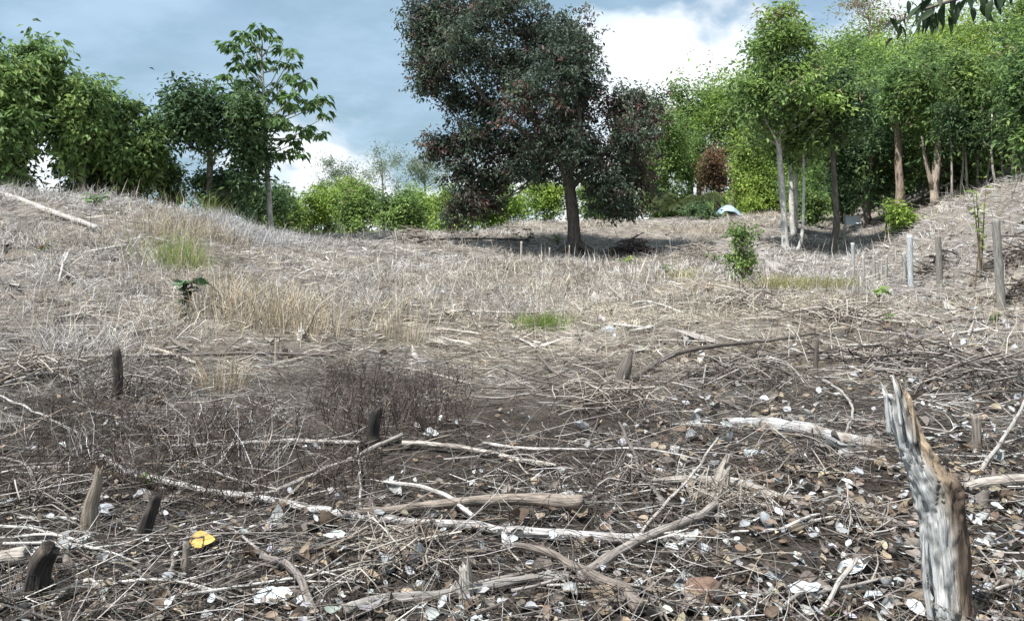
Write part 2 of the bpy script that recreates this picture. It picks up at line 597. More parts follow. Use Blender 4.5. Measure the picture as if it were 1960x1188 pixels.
def crown_mesh(mb, rng, blobs, nclus, nleaf, L, pal, droop=.35, cr=.28, aspect=.42, power=.45, updown=.55, tail=.14):
    vol = np.array([b[1].prod() ** .67 for b in blobs]); vol /= vol.sum()
    if len(blobs) > 4 and vol.max() > .25:                               # loose filling between the lobes
        m_ = vol.argmax(); vol[m_] = 0; vol *= .84 / vol.sum(); vol[m_] = .16
    which = rng.choice(len(blobs), nclus, p=vol)
    C = np.array([b[0] for b in blobs])[which]; R = np.array([b[1] for b in blobs])[which]
    dv = norm(rng.normal(size=(nclus, 3)))
    u = np.where(rng.random(nclus) < tail, rng.uniform(.9, 1.28, nclus), rng.random(nclus) ** power)
    lump = 1 + .6 * vnoise(C * .7 + dv * 2.3, 17)                     # uneven lobes
    cc = C + dv * R * np.minimum(u * lump, 1.32)[:, None]
    wq = np.array([p_[0] for p_ in pal], float); wq = np.cumsum(wq / wq.sum())
    qv = vnoise(cc * .55 + 3.3, 19) + .55 * rng.normal(size=nclus)
    qv = np.argsort(np.argsort(qv)) / max(1, nclus)
    ccol = np.array([p_[1] for p_ in pal])[np.minimum(np.searchsorted(wq, qv), len(pal) - 1)] * (1 + .15 * rng.normal(size=(nclus, 1))) * np.clip(1 + .3 * vnoise(cc * .9, 18), .5, 1.6)[:, None]
    idx = np.repeat(np.arange(nclus), nleaf)
    n = len(idx)
    off = in_ball(n, rng, .6)
    spray = norm(dv * R) + np.array([0, 0, -.15])
    c = cc[idx] + off * cr * np.array([.8, .8, .5]) + spray[idx] * (cr * 1.3 * rng.uniform(-1, 1, n))[:, None]
    ax = norm(off + rng.normal(size=(n, 3)) * .45) * np.array([1, 1, .6])
    ax[:, 2] -= droop * rng.uniform(.3, 1.6, n)
    nr = rng.normal(size=(n, 3)) * .55
    nr[:, 2] += updown + .3
    l = L * rng.uniform(.5, 1.3, n)
    col = ccol[idx] * (1 + .14 * rng.normal(size=(n, 1)))
    leaves(mb, c, ax, nr, l, l * aspect * rng.uniform(.8, 1.2, n), np.clip(col, .01, .6), .18, .12)
    return cc


def make_tree(name, label, cat, d, trunk, blobs, nclus, nleaf, L, pal, seed, group=None, bark=M_BARK, bcol=(.16, .14, .11),
              droop=.35, cr=.28, limbs=True, mat=M_LEAF, aspect=.42, forks=(), step=.25, sides=8, power=.45, rough=.1, sub=True, tail=.14, limbk=.5, limblo=.3):
    """trunk: [(px,py,radius m)] from the top down to the foot, at depth d; py None = on the terrain"""
    rng = np.random.default_rng(seed)
    pts, rad = [], []
    for (px, py, r) in trunk:
        if py is None:
            x = (px - 980) * d / F
            pts.append(np.array([x, d, gz(x, d) - .05]))
        else:
            pts.append(W(px, py, d))
        rad.append(r)
    pts = pts[::-1]; rad = rad[::-1]
    base = pts[0]
    root = thing(name, label, cat, base, group)
    mb = MB(); tube(mb, pts, rad, sides, step, rough, seed, bcol, knot=.15)
    mb.build('trunk', bark, root, True, None).location = -Vector(base)
    for fk in forks:
        fp = [W(a, b, d + (c[1] if len(c) > 1 else 0)) for (a, b, *c) in fk]
        fr = [c[0] for (a, b, *c) in fk]
        m2 = MB(); tube(m2, fp, fr, 7, step, rough, seed + 3, bcol)
        m2.build('fork', bark, root, True).location = -Vector(base)
    P0 = np.array(pts)
    if limbs:
        for k, (c, R) in enumerate(blobs):
            if R[0] > 2.2 and len(blobs) > 4:
                continue
            below = np.nonzero(P0[:, 2] < c[2] - .25 * np.hypot(*(c[:2] - base[:2])))[0]
            # start between trunk nodes somewhat under the lobe
            s_, r_ = spline(P0, rad, .3)
            tgt = c[2] - .55 * np.hypot(*(c[:2] - base[:2])) - .3
            i = int(np.argmin(np.abs(s_[:, 2] - np.clip(tgt, s_[0, 2] + (s_[-1, 2] - s_[0, 2]) * limblo, s_[-1, 2]))))
            a = s_[i]; r0 = max(.012, r_[i] * limbk)
            mid = (a + c) / 2 + rng.normal(size=3) * .12 * np.linalg.norm(c - a) - np.array([0, 0, .05 * np.linalg.norm(c - a)])
            m2 = MB(); tube(m2, [a, mid, c], [r0, r0 * .65, r0 * .3], 6, step, .08, seed + k, bcol)
            if sub:
                for _ in range(4):
                    e = c + in_ball(1, rng, .5)[0] * R * .9
                    m = (c + mid) / 2 * .5 + e * .5 + rng.normal(size=3) * .1
                    tube(m2, [(c + mid) / 2, m, e], [r0 * .35, r0 * .25, r0 * .1], 4, step * 1.5, .05, seed, bcol, caps=False)
            m2.build('limb', bark, root, True).location = -Vector(base)
    mb = MB()
    crown_mesh(mb, rng, blobs, nclus, nleaf, L, pal, droop, cr, aspect, power, tail=tail)
    mb.build('crown', mat, root).location = -Vector(base)
    return root


def bush(name, label, cat, d, bbox, k, nclus, L, pal, seed, group=None, cr=.22, nleaf=9, size=.36, droop=.3, depth=1., aspect=.45, power=.4, bcol=(.14, .12, .09)):
    rng = np.random.default_rng(seed)
    bl = auto_blobs(rng, bbox, k, d, size, depth)
    cx = (bbox[0] + bbox[2]) / 2
    x = (cx - 980) * d / F
    base = np.array([x, d, gz(x, d) - .05])
    root = thing(name, label, cat, base, group)
    for q in range(4):
        c, R = bl[q % len(bl)]
        s = base + np.array([rng.normal() * .15, rng.normal() * .15, 0])
        m2 = MB(); tube(m2, [s, (s + c) / 2 + rng.normal(size=3) * .15, c], [.045, .03, .01], 5, .3, .1, seed + q, bcol)
        m2.build('stem', M_BARK, root, True).location = -Vector(base)
    mb = MB(); crown_mesh(mb, rng, bl, nclus, nleaf, L, pal, droop, cr, aspect, power)
    mb.build('crown', M_LEAF, root).location = -Vector(base)
    return root


def build_big_tree():
    d = 27.0
    rng = np.random.default_rng(101)
    # lobes of the crown (px, py, half width, half height, depth offset)
    B = [(835, 45, 55, 60, 0), (880, 20, 60, 55, .8), (960, 25, 70, 45, -.6), (1040, 60, 70, 45, .4), (1100, 90, 55, 55, 0),
         (840, 130, 45, 55, -.4), (900, 110, 60, 55, -1.2), (980, 115, 70, 60, 1.2), (1060, 140, 65, 60, -1.2), (1120, 165, 45, 50, .5),
         (870, 185, 35, 35, 0), (930, 195, 55, 45, .6), (1010, 200, 60, 50, -1.6), (1090, 215, 60, 50, .9),
         (860, 275, 50, 28, 0), (920, 265, 50, 40, -.6), (990, 280, 60, 45, 1.0), (1060, 285, 60, 50, -1.5), (1130, 290, 60, 50, 1.0),
         (1190, 205, 42, 45, .4), (1235, 215, 40, 50, 0), (1200, 270, 50, 50, -.6), (1215, 330, 45, 50, .5),
         (885, 330, 45, 35, 0), (900, 385, 40, 38, -.2), (950, 340, 45, 35, .9), (1000, 330, 45, 22, -1.2), (1160, 360, 45, 42, -.8), (1205, 385, 40, 25, .3), (1040, 325, 45, 20, 1.4), (830, 285, 28, 25, 0), (812, 60, 36, 65, .3), (820, 145, 32, 45, -.3), (925, 385, 40, 28, .5), (880, 405, 32, 20, 0), (1180, 400, 40, 18, -.4)]
    bl = []
    for (px, py, w, h, o) in B:
        c = W(px, py, d); c[1] += o * 1.2
        bl.append((c, np.array([w, (w + h) * .55, h]) * d / F))
    trunk = [(985, 120, .05), (1010, 200, .10), (1045, 265, .17), (1080, 320, .19), (1091, 370, .20), (1097, 420, .215), (1100, 470, .25), (1101, None, .31)]
    forks = [[(1085, 335, .16), (1110, 270, .12), (1105, 200, .09), (1090, 120, .04)],
             [(1060, 290, .13), (1000, 250, .10, -.3), (930, 190, .07, -.5), (860, 100, .03, -.4)],
             [(1070, 300, .11), (1010, 285, .08, .3), (940, 300, .05, .4), (880, 340, .02, .2)],
             [(1095, 360, .10), (1140, 310, .08, .2), (1190, 260, .05, .3), (1230, 210, .02, .2)]]
    root = make_tree('broadleaf_tree', 'large dark rusty-leaved tree standing alone in the middle of the field', 'tree', d, trunk, bl,
                     6000, 16, .16, RUSTY, 101, None, M_BARK, (.12, .105, .09), droop=.55, cr=.22, tail=.10, limbk=.2, limblo=.5, mat=M_DARKLEAF, forks=forks,
                     step=.12, sides=14, power=.5, rough=.13)
    b = np.array(root.location)
    for k, a in enumerate((.3, 1.5, 2.7, 3.6, 4.6, 5.6)):
        e = b + np.array([math.cos(a), math.sin(a), 0]) * rng.uniform(.7, 1.1); e[2] = gz(e[0], e[1]) - .03
        st = b + np.array([math.cos(a) * .12, math.sin(a) * .12, .45])
        m = (st * .45 + e * .55); m[2] = b[2] + .17
        mb = MB(); tube(mb, [st, m, e], [.13, .10, .03], 9, .08, .15, 300 + k, (.12, .105, .09))
        mb.build('root', M_BARK, root, True).location = -Vector(b)
    return root


build_big_tree()


def whorl_mesh(seed, n=9, L=.42):
    """drooping whorl of three-fingered leaves at a branch tip"""
    rng = np.random.default_rng(seed)
    mb = MB()
    for i in range(n):
        a = i * 2.4 + rng.normal() * .3
        el = rng.uniform(-.2, 1.0)
        pd = np.array([math.cos(a) * math.cos(el), math.sin(a) * math.cos(el), math.sin(el)])
        pl = rng.uniform(.12, .28)
        e = pd * pl + np.array([0, 0, .05])
        tube(mb, [np.zeros(3), e * .5 + np.array([0, 0, .02]), e], [.006, .005, .004], 3, .2, 0, i, (.09, .12, .04), caps=False)
        for t in (-.6, 0, .6):
            ax = np.array([math.cos(a + t), math.sin(a + t), -rng.uniform(.1, 1.1)])
            l = L * rng.uniform(.6, 1.0)
            col = pick([(3, (.10, .175, .06)), (2, (.14, .23, .08)), (1, (.07, .125, .045))], 1, .15, rng)
            leaves(mb, e[None], ax[None], np.array([[0.2 * rng.normal(), .2 * rng.normal(), 1.]]), [l], [l * .42], np.clip(col, .01, .5), .12, .2)
    return mb.mesh('leaf_cluster', M_LEAF)


def build_whorl_tree():
    d = 25.0
    rng = np.random.default_rng(55)
    x = (519 - 980) * d / F
    base = np.array([x, d, gz(x, d) - .05])
    root = thing('slender_tree', 'slender pale-trunked tree with open drooping leaf whorls against the sky', 'tree', base)
    tp = [base, W(514, 370, d), W(509, 290, d), W(507, 220, d), W(503, 150, d), W(500, 85, d)]
    mb = MB(); tube(mb, tp, [.10, .085, .075, .06, .04, .02], 9, .2, .08, 5, (.42, .41, .38))
    mb.build('trunk', M_PALEBARK, root, True).location = -Vector(base)
    meshes = [whorl_mesh(900 + k) for k in range(6)]
    # branches: start row on the trunk, end pixel
    ends = [(420, 80, 150), (445, 95, 165), (455, 62, 120), (475, 75, 110), (500, 62, 100), (515, 70, 110), (532, 90, 140), (462, 110, 170), (430, 150, 215), (455, 150, 200),
            (480, 130, 170), (525, 120, 170), (545, 115, 190), (575, 118, 200), (560, 150, 215), (590, 165, 230), (615, 195, 240), (600, 190, 235), (540, 160, 210), (520, 185, 225),
            (610, 215, 245), (570, 200, 235), (545, 205, 240), (480, 185, 225), (450, 195, 240), (465, 225, 250), (495, 215, 240), (530, 240, 260), (555, 245, 265), (585, 250, 265),
            (600, 255, 268), (550, 275, 285), (565, 290, 292), (545, 300, 300), (585, 305, 300), (525, 225, 250), (500, 120, 150), (490, 95, 130), (470, 160, 200), (440, 120, 190)]
    for k, (ex, ey, sy) in enumerate(ends):
        ys = [440, 370, 290, 220, 150, 85]; xs = [519, 514, 509, 507, 503, 500]
        sx = np.interp(-sy, [-q for q in ys], xs)
        a = W(sx, sy, d); e = W(ex, ey, d); e[1] += rng.uniform(-.9, .9) * min(1.2, abs(ex - sx) / 50 + .3)
        m = (a + e) / 2 + np.array([0, 0, -.12]) + rng.normal(size=3) * .06
        mb = MB(); tube(mb, [a, m, e], [.028, .02, .01], 5, .2, .06, k, (.3, .29, .25))
        br = mb.build('branch', M_PALEBARK, root, True); br.location = -Vector(base)
        for q, t in enumerate((1.0, .68)):
            if q and rng.random() < .72:
                continue
            p = e if q == 0 else (m * (1 - t) + e * t) * .8 + m * .2 + rng.normal(size=3) * .12
            o = bpy.data.objects.new('leaf_cluster', meshes[(k * 2 + q) % 6])
            COL.objects.link(o); o.parent = br
            o.location = Vector(p)
            s = rng.uniform(.75, 1.1)
            o.scale = (s, s, s)
            o.rotation_euler = (rng.normal() * .15, rng.normal() * .15, rng.uniform(0, 6.28))


build_whorl_tree()


def left_trees():
    g = 'trees along the brow of the left slope'
    A = auto_blobs
    R = np.random.default_rng
    make_tree('rubber_tree', 'tall dense green tree at the far left edge, highest of the left row', 'tree', 21.5,
              [(25, 120, .04), (22, 250, .09), (18, None, .14)], A(R(1), (-75, 25, 132, 350), 20, 21.5, .26), 1150, 14, .22, GREEN, 1, g, tail=.2, cr=.33, droop=.6)
    make_tree('rubber_tree', 'green tree cut by the left edge, behind the tallest one', 'tree', 25,
              [(-90, 60, .05), (-85, 250, .1), (-80, None, .15)], A(R(2), (-230, -20, 22, 330), 14, 25, .32), 900, 12, .2, GREEN, 2, g, cr=.36, droop=.6)
    make_tree('rubber_tree', 'rounded green tree just right of the tallest left tree', 'tree', 22.5,
              [(165, 190, .04), (160, 300, .08), (155, None, .11)], A(R(3), (95, 108, 240, 360), 16, 22.5, .27), 800, 14, .22, GREEN, 3, g, tail=.2, cr=.33, droop=.6)
    make_tree('rubber_tree', 'lower light-tipped green tree between the left trees and the dark one', 'tree', 23.5,
              [(262, 240, .04), (258, 320, .07), (255, None, .1)], A(R(4), (195, 172, 322, 385), 14, 23.5, .27), 700, 14, .21, GREEN, 4, g, tail=.2, cr=.33, droop=.6)
    make_tree('rubber_tree', 'dark dense tree left of the slender pale trunk', 'tree', 24,
              [(405, 190, .04), (402, 300, .09), (400, None, .13)],
              A(R(5), (300, 145, 450, 330), 11, 24, .33) + A(R(6), (400, 160, 510, 400), 9, 24, .34), 1250, 13, .2, DARKGREEN, 5, g, tail=.2, cr=.32, droop=.5)
    gs = 'shrubs under the left trees'
    for k, (bb, d, pal, lb) in enumerate([((110, 275, 265, 405), 23.5, DARKGREEN, 'dark shrub under the rounded green tree at left'),
                                          ((235, 290, 370, 415), 24.5, DARKGREEN, 'dark shrub under the lower light-tipped tree'),
                                          ((350, 310, 480, 430), 24.5, DARKGREEN, 'dark shrub at the foot of the dark dense tree'),
                                          ((455, 345, 560, 450), 29, DARKGREEN, 'dark green shrub beside the slender pale trunk'),
                                          ((-40, 325, 70, 390), 22, GREEN, 'low green shrub on the brow at the far left edge')]):
        bush('shrub', lb, 'shrub', d, bb, 9, 620 if k < 4 else 260, .15, pal, 20 + k, gs)


left_trees()


def middle_bushes():
    g = 'rounded bushes behind the field ridge'
    spec = [((485, 352, 590, 470), 33, MIDLIME, 'small green bush leftmost of the rounded bushes behind the ridge'),
            ((545, 338, 665, 470), 35, LIME, 'bright yellow-green bush second of the rounded row behind the ridge'),
            ((640, 345, 735, 470), 34, MIDLIME, 'green bush in the middle of the rounded row behind the ridge'),
            ((700, 358, 812, 475), 33, GREEN, 'darker leafy bush rightmost of the rounded row, nearest the big tree'),
            ((590, 330, 700, 450), 39, LIME, 'yellow-green bush set back behind the rounded row')]
    for k, (bb, d, pal, lb) in enumerate(spec):
        bush('bush', lb, 'bush', d, bb, 14, 1150, .15, pal, 40 + k, g, cr=.24, size=.32, power=.35)
    g2 = 'sunlit shrubs behind the big tree'
    spec = [((770, 330, 850, 470), 42, LIME, 'sunlit lime shrub left of the big tree crown'),
            ((815, 350, 900, 470), 40, LIME, 'sunlit lime shrub under the left edge of the big tree'),
            ((870, 325, 1005, 455), 46, LIME, 'sunlit lime thicket seen under the big tree, left of its trunk'),
            ((975, 322, 1100, 450), 47, LIME, 'sunlit lime thicket close to the left of the big trunk'),
            ((1090, 330, 1215, 450), 46, MIDLIME, 'sunlit green thicket close to the right of the big trunk')]
    for k, (bb, d, pal, lb) in enumerate(spec):
        bush('shrub', lb, 'shrub', d, bb, 14, 950, .2, pal, 60 + k, g2, cr=.32, size=.34, depth=.8)
    # faint far trees
    for k, (bb, d, lb) in enumerate([((585, 285, 700, 400), 75, 'pale wispy far tree above the rounded bushes, left of two'),
                                     ((660, 268, 800, 400), 80, 'pale wispy far tree above the rounded bushes, right of two'),
                                     ((770, 275, 850, 370), 78, 'pale wispy far tree peeping out left of the big crown')]):
        rng = np.random.default_rng(80 + k)
        cx = (bb[0] + bb[2]) / 2
        make_tree('far_tree', lb, 'tree', d, [(cx, bb[1] + 40, .05), (cx + 4, bb[3], .12), (cx + 5, None, .2)], auto_blobs(rng, bb, 12, d, .3),
                  420, 7, .26, HAZY, 80 + k, 'pale far trees', cr=.6, aspect=.3, step=.8, bcol=(.25, .24, .22))


middle_bushes()


def right_trees():
    A = auto_blobs
    R = np.random.default_rng
    # ---- behind the field, between the big tree and the slender trunks
    g = 'trees behind the field right of the big tree'
    spec = [((1185, 160, 1345, 430), 43, MIDLIME, 12, 1150, .2, 'mid-green tree behind the right side of the big tree'),
            ((1250, 235, 1385, 400), 47, MIDLIME, 10, 800, .2, 'light green tree above the palm clump'),
            ((1330, 265, 1410, 400), 41, BROWN, 8, 520, .18, 'red-brown leaved tree between the palm clump and the lime tree'),
            ((1388, 225, 1505, 420), 42, LIME, 12, 1000, .2, 'bright lime tree left of the slender white trunks'),
            ((1320, 130, 1480, 350), 54, LIME, 12, 900, .22, 'pale yellow-green tree rising behind the lime tree'),
            ((1150, 190, 1260, 420), 50, GREEN, 8, 520, .2, 'green tree hidden behind the big crown')]
    for k, (bb, d, pal, nb, nc, L, lb) in enumerate(spec):
        cx = (bb[0] + bb[2]) / 2
        make_tree('tree', lb, 'tree', d, [(cx, bb[1] + 50, .05), (cx + 5, (bb[1] + bb[3]) / 2, .12), (cx + 3, None, .2)], A(R(120 + k), bb, nb, d, .32),
                  nc, 10, L, pal, 120 + k, g, cr=.34, step=.5)
    # ---- the slender white trunks
    g = 'slender pale trunks at the field edge'
    P1 = dict(bark=M_PALEBARK, bcol=(.55, .54, .5), group=g, cr=.3, step=.25)
    make_tree('slender_tree', 'tallest slender white-trunked tree, its crown reaching the sky, leftmost of the pale trunks', 'tree', 25.5,
              [(1478, 60, .03), (1481, 170, .06), (1489, 260, .085), (1496, 350, .10), (1501, 430, .11), (1503, 470, .13), (1507, None, .17)],
              A(R(141), (1405, -5, 1575, 170), 14, 25.5, .3) + A(R(142), (1375, 100, 1625, 285), 16, 25.5, .24, fill=1.0), 1500, 11, .19, MIDLIME, 141, **P1)
    make_tree('slender_tree', 'second slender white trunk, close right of the tallest one', 'tree', 29,
              [(1508, 190, .04), (1511, 280, .08), (1515, 370, .1), (1517, 430, .11), (1520, None, .15)],
              A(R(143), (1440, 170, 1590, 330), 10, 29, .32), 700, 10, .19, GREEN, 143, **P1)
    make_tree('slender_tree', 'thin white trunk third from the left of the pale trunks', 'tree', 30,
              [(1523, 230, .03), (1524, 330, .06), (1524, 410, .07), (1523, None, .09)], A(R(144), (1480, 200, 1600, 320), 8, 30, .32), 420, 10, .18, MIDLIME, 144, **P1)
    make_tree('slender_tree', 'thin pale trunk with a hooked foot, rightmost of the white trunks', 'tree', 25.5,
              [(1537, 260, .025), (1538, 340, .04), (1537, 420, .05), (1534, 460, .06), (1524, None, .07)], A(R(145), (1500, 190, 1610, 300), 7, 25.5, .33), 320, 10, .18, GREEN, 145, **P1)
    make_tree('slender_tree', 'dark leaning trunk between the white trunks and the hung sheet', 'tree', 25.5,
              [(1590, 210, .04), (1593, 280, .07), (1598, 360, .09), (1601, 420, .10), (1594, None, .12)], A(R(146), (1530, 130, 1680, 290), 10, 25.5, .32), 700, 10, .18, DARKGREEN, 146,
              bark=M_BARK, bcol=(.13, .115, .1), cr=.3)
    # ---- the wood on the right-hand hill
    g = 'trees of the wood on the right hill'
    spec = [((1530, 60, 1720, 270), 40, MIDLIME, (1640, .14), 'lime-tipped tree on the left of the wood, behind the slender crowns'),
            ((1580, 190, 1770, 350), 31, DARKGREEN, (1660, .13), 'dark low-crowned tree above the hung sheet'),
            ((1640, 85, 1850, 300), 35, GREEN, (1722, .2), 'green tree in the middle of the wood'),
            ((1700, 30, 1900, 220), 44, LIME, (1800, .2), 'sunlit lime crown at the top of the wood'),
            ((1740, 150, 1900, 330), 29, GREEN, (1790, .16), 'green tree over the forked pale trunk'),
            ((1850, 40, 2060, 310), 25, MIDLIME, (1945, .17), 'tall light green tree at the right edge of the photo'),
            ((1830, 215, 1990, 345), 30, DARKGREEN, (1890, .13), 'dark tree low at the right edge of the wood'),
            ((1590, 50, 1700, 200), 50, LIME, (1650, .2), 'far lime crown at the top left of the wood'),
            ((1880, -20, 2100, 150), 40, LIME, (2000, .2), 'lime crown in the upper right corner'),
            ((1560, 120, 1690, 260), 48, GREEN, (1620, .2), 'green far crown behind the left of the wood'),
            ((1690, 230, 1840, 350), 38, DARKGREEN, (1765, .15), 'dark inner tree in the middle of the wood'),
            ((1960, 60, 2160, 330), 21, GREEN, (2060, .17), 'green tree mostly outside the right edge')]
    for k, (bb, d, pal, (tx, tr), lb) in enumerate(spec):
        x = (tx - 980) * d / F
        make_tree('forest_tree', lb, 'tree', d, [(tx - 6, bb[1] + 50, .05), (tx + 2, (bb[1] + bb[3]) / 2, tr * .7), (tx, None, tr)], A(R(160 + k), (bb[0] - 25, bb[1] - 20, bb[2] + 25, bb[3] + 35), 24, d, .28, fill=1.05),
                  1800, 10, .2, pal, 160 + k, g, cr=.33, tail=.18, step=.4, bcol=(.2, .17, .14))
    g2 = 'canopy trees farther up the right hill'
    for k, (bb, d, pal, lb) in enumerate([
            ((1265, 165, 1400, 360), 56, MIDLIME, 'far tree above the palm clump, leftmost of the far canopy'),
            ((1375, 120, 1520, 340), 60, LIME, 'far tree behind the tallest slender crown'),
            ((1475, 95, 1640, 330), 58, MIDLIME, 'far tree right behind the slender white trunks'),
            ((1590, 60, 1760, 300), 60, MIDLIME, 'far tree behind the middle of the wood'),
            ((1730, 45, 1900, 290), 56, LIME, 'far tree behind the sunlit lime crown'),
            ((1870, 35, 2060, 290), 54, MIDLIME, 'far tree behind the right edge of the wood'),
            ((1400, 250, 1540, 420), 50, LIME, 'low lime tree behind the white trunks'),
            ((1540, 230, 1700, 420), 46, GREEN, 'low green tree behind the dark leaning trunk')]):
        cx = (bb[0] + bb[2]) / 2
        make_tree('forest_tree', lb, 'tree', d, [(cx, bb[1] + 60, .06), (cx + 5, bb[3], .16), (cx + 3, None, .22)], A(R(260 + k), (bb[0] - 15, bb[1] - 35, bb[2] + 15, bb[3] + 20), 22, d, .3, fill=1.0),
                  1150, 9, .3, pal, 260 + k, g2, cr=.6, step=.6, sub=False)
    # trunks that stand out below the canopy
    make_tree('forest_tree', 'flaking reddish-brown trunk rising from the bright bush', 'tree', 28,
              [(1716, 180, .08), (1719, 280, .13), (1722, 340, .15), (1725, None, .18)], A(R(181), (1650, 110, 1790, 260), 9, 28, .32), 600, 10, .18, GREEN, 181, g,
              bcol=(.29, .225, .18), rough=.3)
    make_tree('forest_tree', 'forked pale brown trunk at the edge of the wood', 'tree', 26.5,
              [(1800, 200, .05), (1795, 300, .11), (1790, 350, .14), (1790, None, .16)], A(R(182), (1730, 100, 1870, 250), 9, 26.5, .32), 600, 10, .18, MIDLIME, 182, g,
              bcol=(.33, .275, .225), rough=.25, forks=[[(1786, 362, .09), (1772, 310, .06), (1764, 260, .03)]])
    make_tree('forest_tree', 'leaning tan trunk behind the hung sheet', 'tree', 31.5,
              [(1640, 280, .06), (1648, 360, .1), (1660, 410, .12), (1668, None, .16)], A(R(183), (1590, 210, 1720, 320), 7, 31.5, .34), 420, 10, .18, DARKGREEN, 183, g, bcol=(.36, .29, .22), rough=.2)
    rng = R(190)
    ORD = ['first right of the forked trunk', 'second right of the forked trunk', 'third right of the forked trunk', 'fourth right of the forked trunk', 'fifth right of the forked trunk', 'fourth from the right edge', 'third from the right edge', 'second from the right edge', 'nearest the right edge',
           'far left of the flaking trunk', 'just left of the flaking trunk', 'just right of the flaking trunk', 'just left of the forked trunk']
    for k, tx in enumerate([1822, 1838, 1852, 1871, 1886, 1905, 1921, 1938, 1955, 1692, 1706, 1752, 1765]):
        d = rng.uniform(23, 27) if tx > 1800 else rng.uniform(30, 34)
        tx2 = tx + rng.uniform(-8, 8)
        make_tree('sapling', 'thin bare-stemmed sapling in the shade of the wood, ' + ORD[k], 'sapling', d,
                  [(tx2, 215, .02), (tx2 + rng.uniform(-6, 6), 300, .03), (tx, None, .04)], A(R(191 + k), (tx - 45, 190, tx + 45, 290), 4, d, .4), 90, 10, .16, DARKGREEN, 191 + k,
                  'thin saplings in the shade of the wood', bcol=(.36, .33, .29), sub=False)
    # undergrowth
    g = 'undergrowth in front of the wood'
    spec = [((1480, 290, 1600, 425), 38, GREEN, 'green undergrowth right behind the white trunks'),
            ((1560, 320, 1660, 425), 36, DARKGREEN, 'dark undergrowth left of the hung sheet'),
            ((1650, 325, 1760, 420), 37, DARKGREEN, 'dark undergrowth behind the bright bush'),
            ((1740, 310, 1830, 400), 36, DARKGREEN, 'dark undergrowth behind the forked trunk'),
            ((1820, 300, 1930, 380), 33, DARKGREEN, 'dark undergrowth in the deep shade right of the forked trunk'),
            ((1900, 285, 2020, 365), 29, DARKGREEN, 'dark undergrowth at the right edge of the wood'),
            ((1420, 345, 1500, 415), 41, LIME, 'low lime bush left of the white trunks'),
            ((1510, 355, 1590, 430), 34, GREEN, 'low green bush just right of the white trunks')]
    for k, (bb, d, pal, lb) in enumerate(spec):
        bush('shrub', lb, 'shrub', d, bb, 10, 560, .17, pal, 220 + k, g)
    bush('bush', 'bright green bush at the foot of the flaking trunk', 'bush', 25, (1688, 380, 1748, 440), 8, 190, .2, LIME, 240, None, cr=.2, aspect=.3, droop=.1)
    bush('shrub', 'green shrub filling the gap right of the big tree, left of the palm clump', 'shrub', 45, (1205, 340, 1330, 445), 12, 700, .2, GREEN, 242)
    bush('bush', 'low dark glossy bush in front of the blue-white tarpaulin', 'bush', 37, (1308, 385, 1385, 425), 8, 260, .16, DARKGREEN, 241)
    # half-bare brown tree on the skyline
    make_tree('bare_tree', 'half-bare orange-brown tree on the skyline above the wood', 'tree', 52,
              [(1665, 40, .06), (1668, 120, .12), (1670, None, .2)], A(R(250), (1585, -30, 1740, 75), 14, 52, .26), 260, 8, .22, [(2, (.3, .2, .12)), (1, (.22, .18, .1)), (1, (.14, .13, .06))], 250,
              None, cr=.6, bcol=(.36, .29, .23), aspect=.3)


right_trees()


def build_palm():
    d = 40.0
    x = (1308 - 980) * d / F
    base = np.array([x, d, gz(x, d)])
    root = thing('palm_clump', 'clump of arching palm fronds at the back of the field', 'palm', base)
    rng = np.random.default_rng(9)
    for k in range(22):
        a = k * 2.4; L = rng.uniform(1.6, 2.6); el = rng.uniform(.5, 1.3)
        dirh = np.array([math.cos(a), math.sin(a), 0])
        pts = [np.array([0, 0, 0.]) + dirh * .05, dirh * L * .35 + np.array([0, 0, L * .55 * math.sin(el)]), dirh * L * .75 + np.array([0, 0, L * .7 * math.sin(el)]), dirh * L + np.array([0, 0, L * .45 * math.sin(el)])]
        mb = MB(); tube(mb, pts, [.025, .018, .012, .005], 4, .2, 0, k, (.12, .15, .05), caps=False)
        p, _ = spline(pts, [1] * 4, .09)
        p = p[len(p) // 5:]
        t = norm(np.gradient(p, axis=0)); sd = norm(np.cross(t, [0, 0, 1.]))
        for s in (-1, 1):
            l = .42 * np.sin(np.linspace(.5, 2.9, len(p))) + .08
            ax = sd * s + t * .7 + np.array([0, 0, -.35])
            leaves(mb, p, ax, np.tile([0, 0, 1.], (len(p), 1)), l, np.full(len(p), .045), np.clip(pick([(2, (.11, .15, .06)), (1, (.16, .19, .09)), (1, (.07, .1, .04))], len(p), .15, rng), .01, .5), .1, .2)
        mb.build('frond', M_LEAF, root)


build_palm()


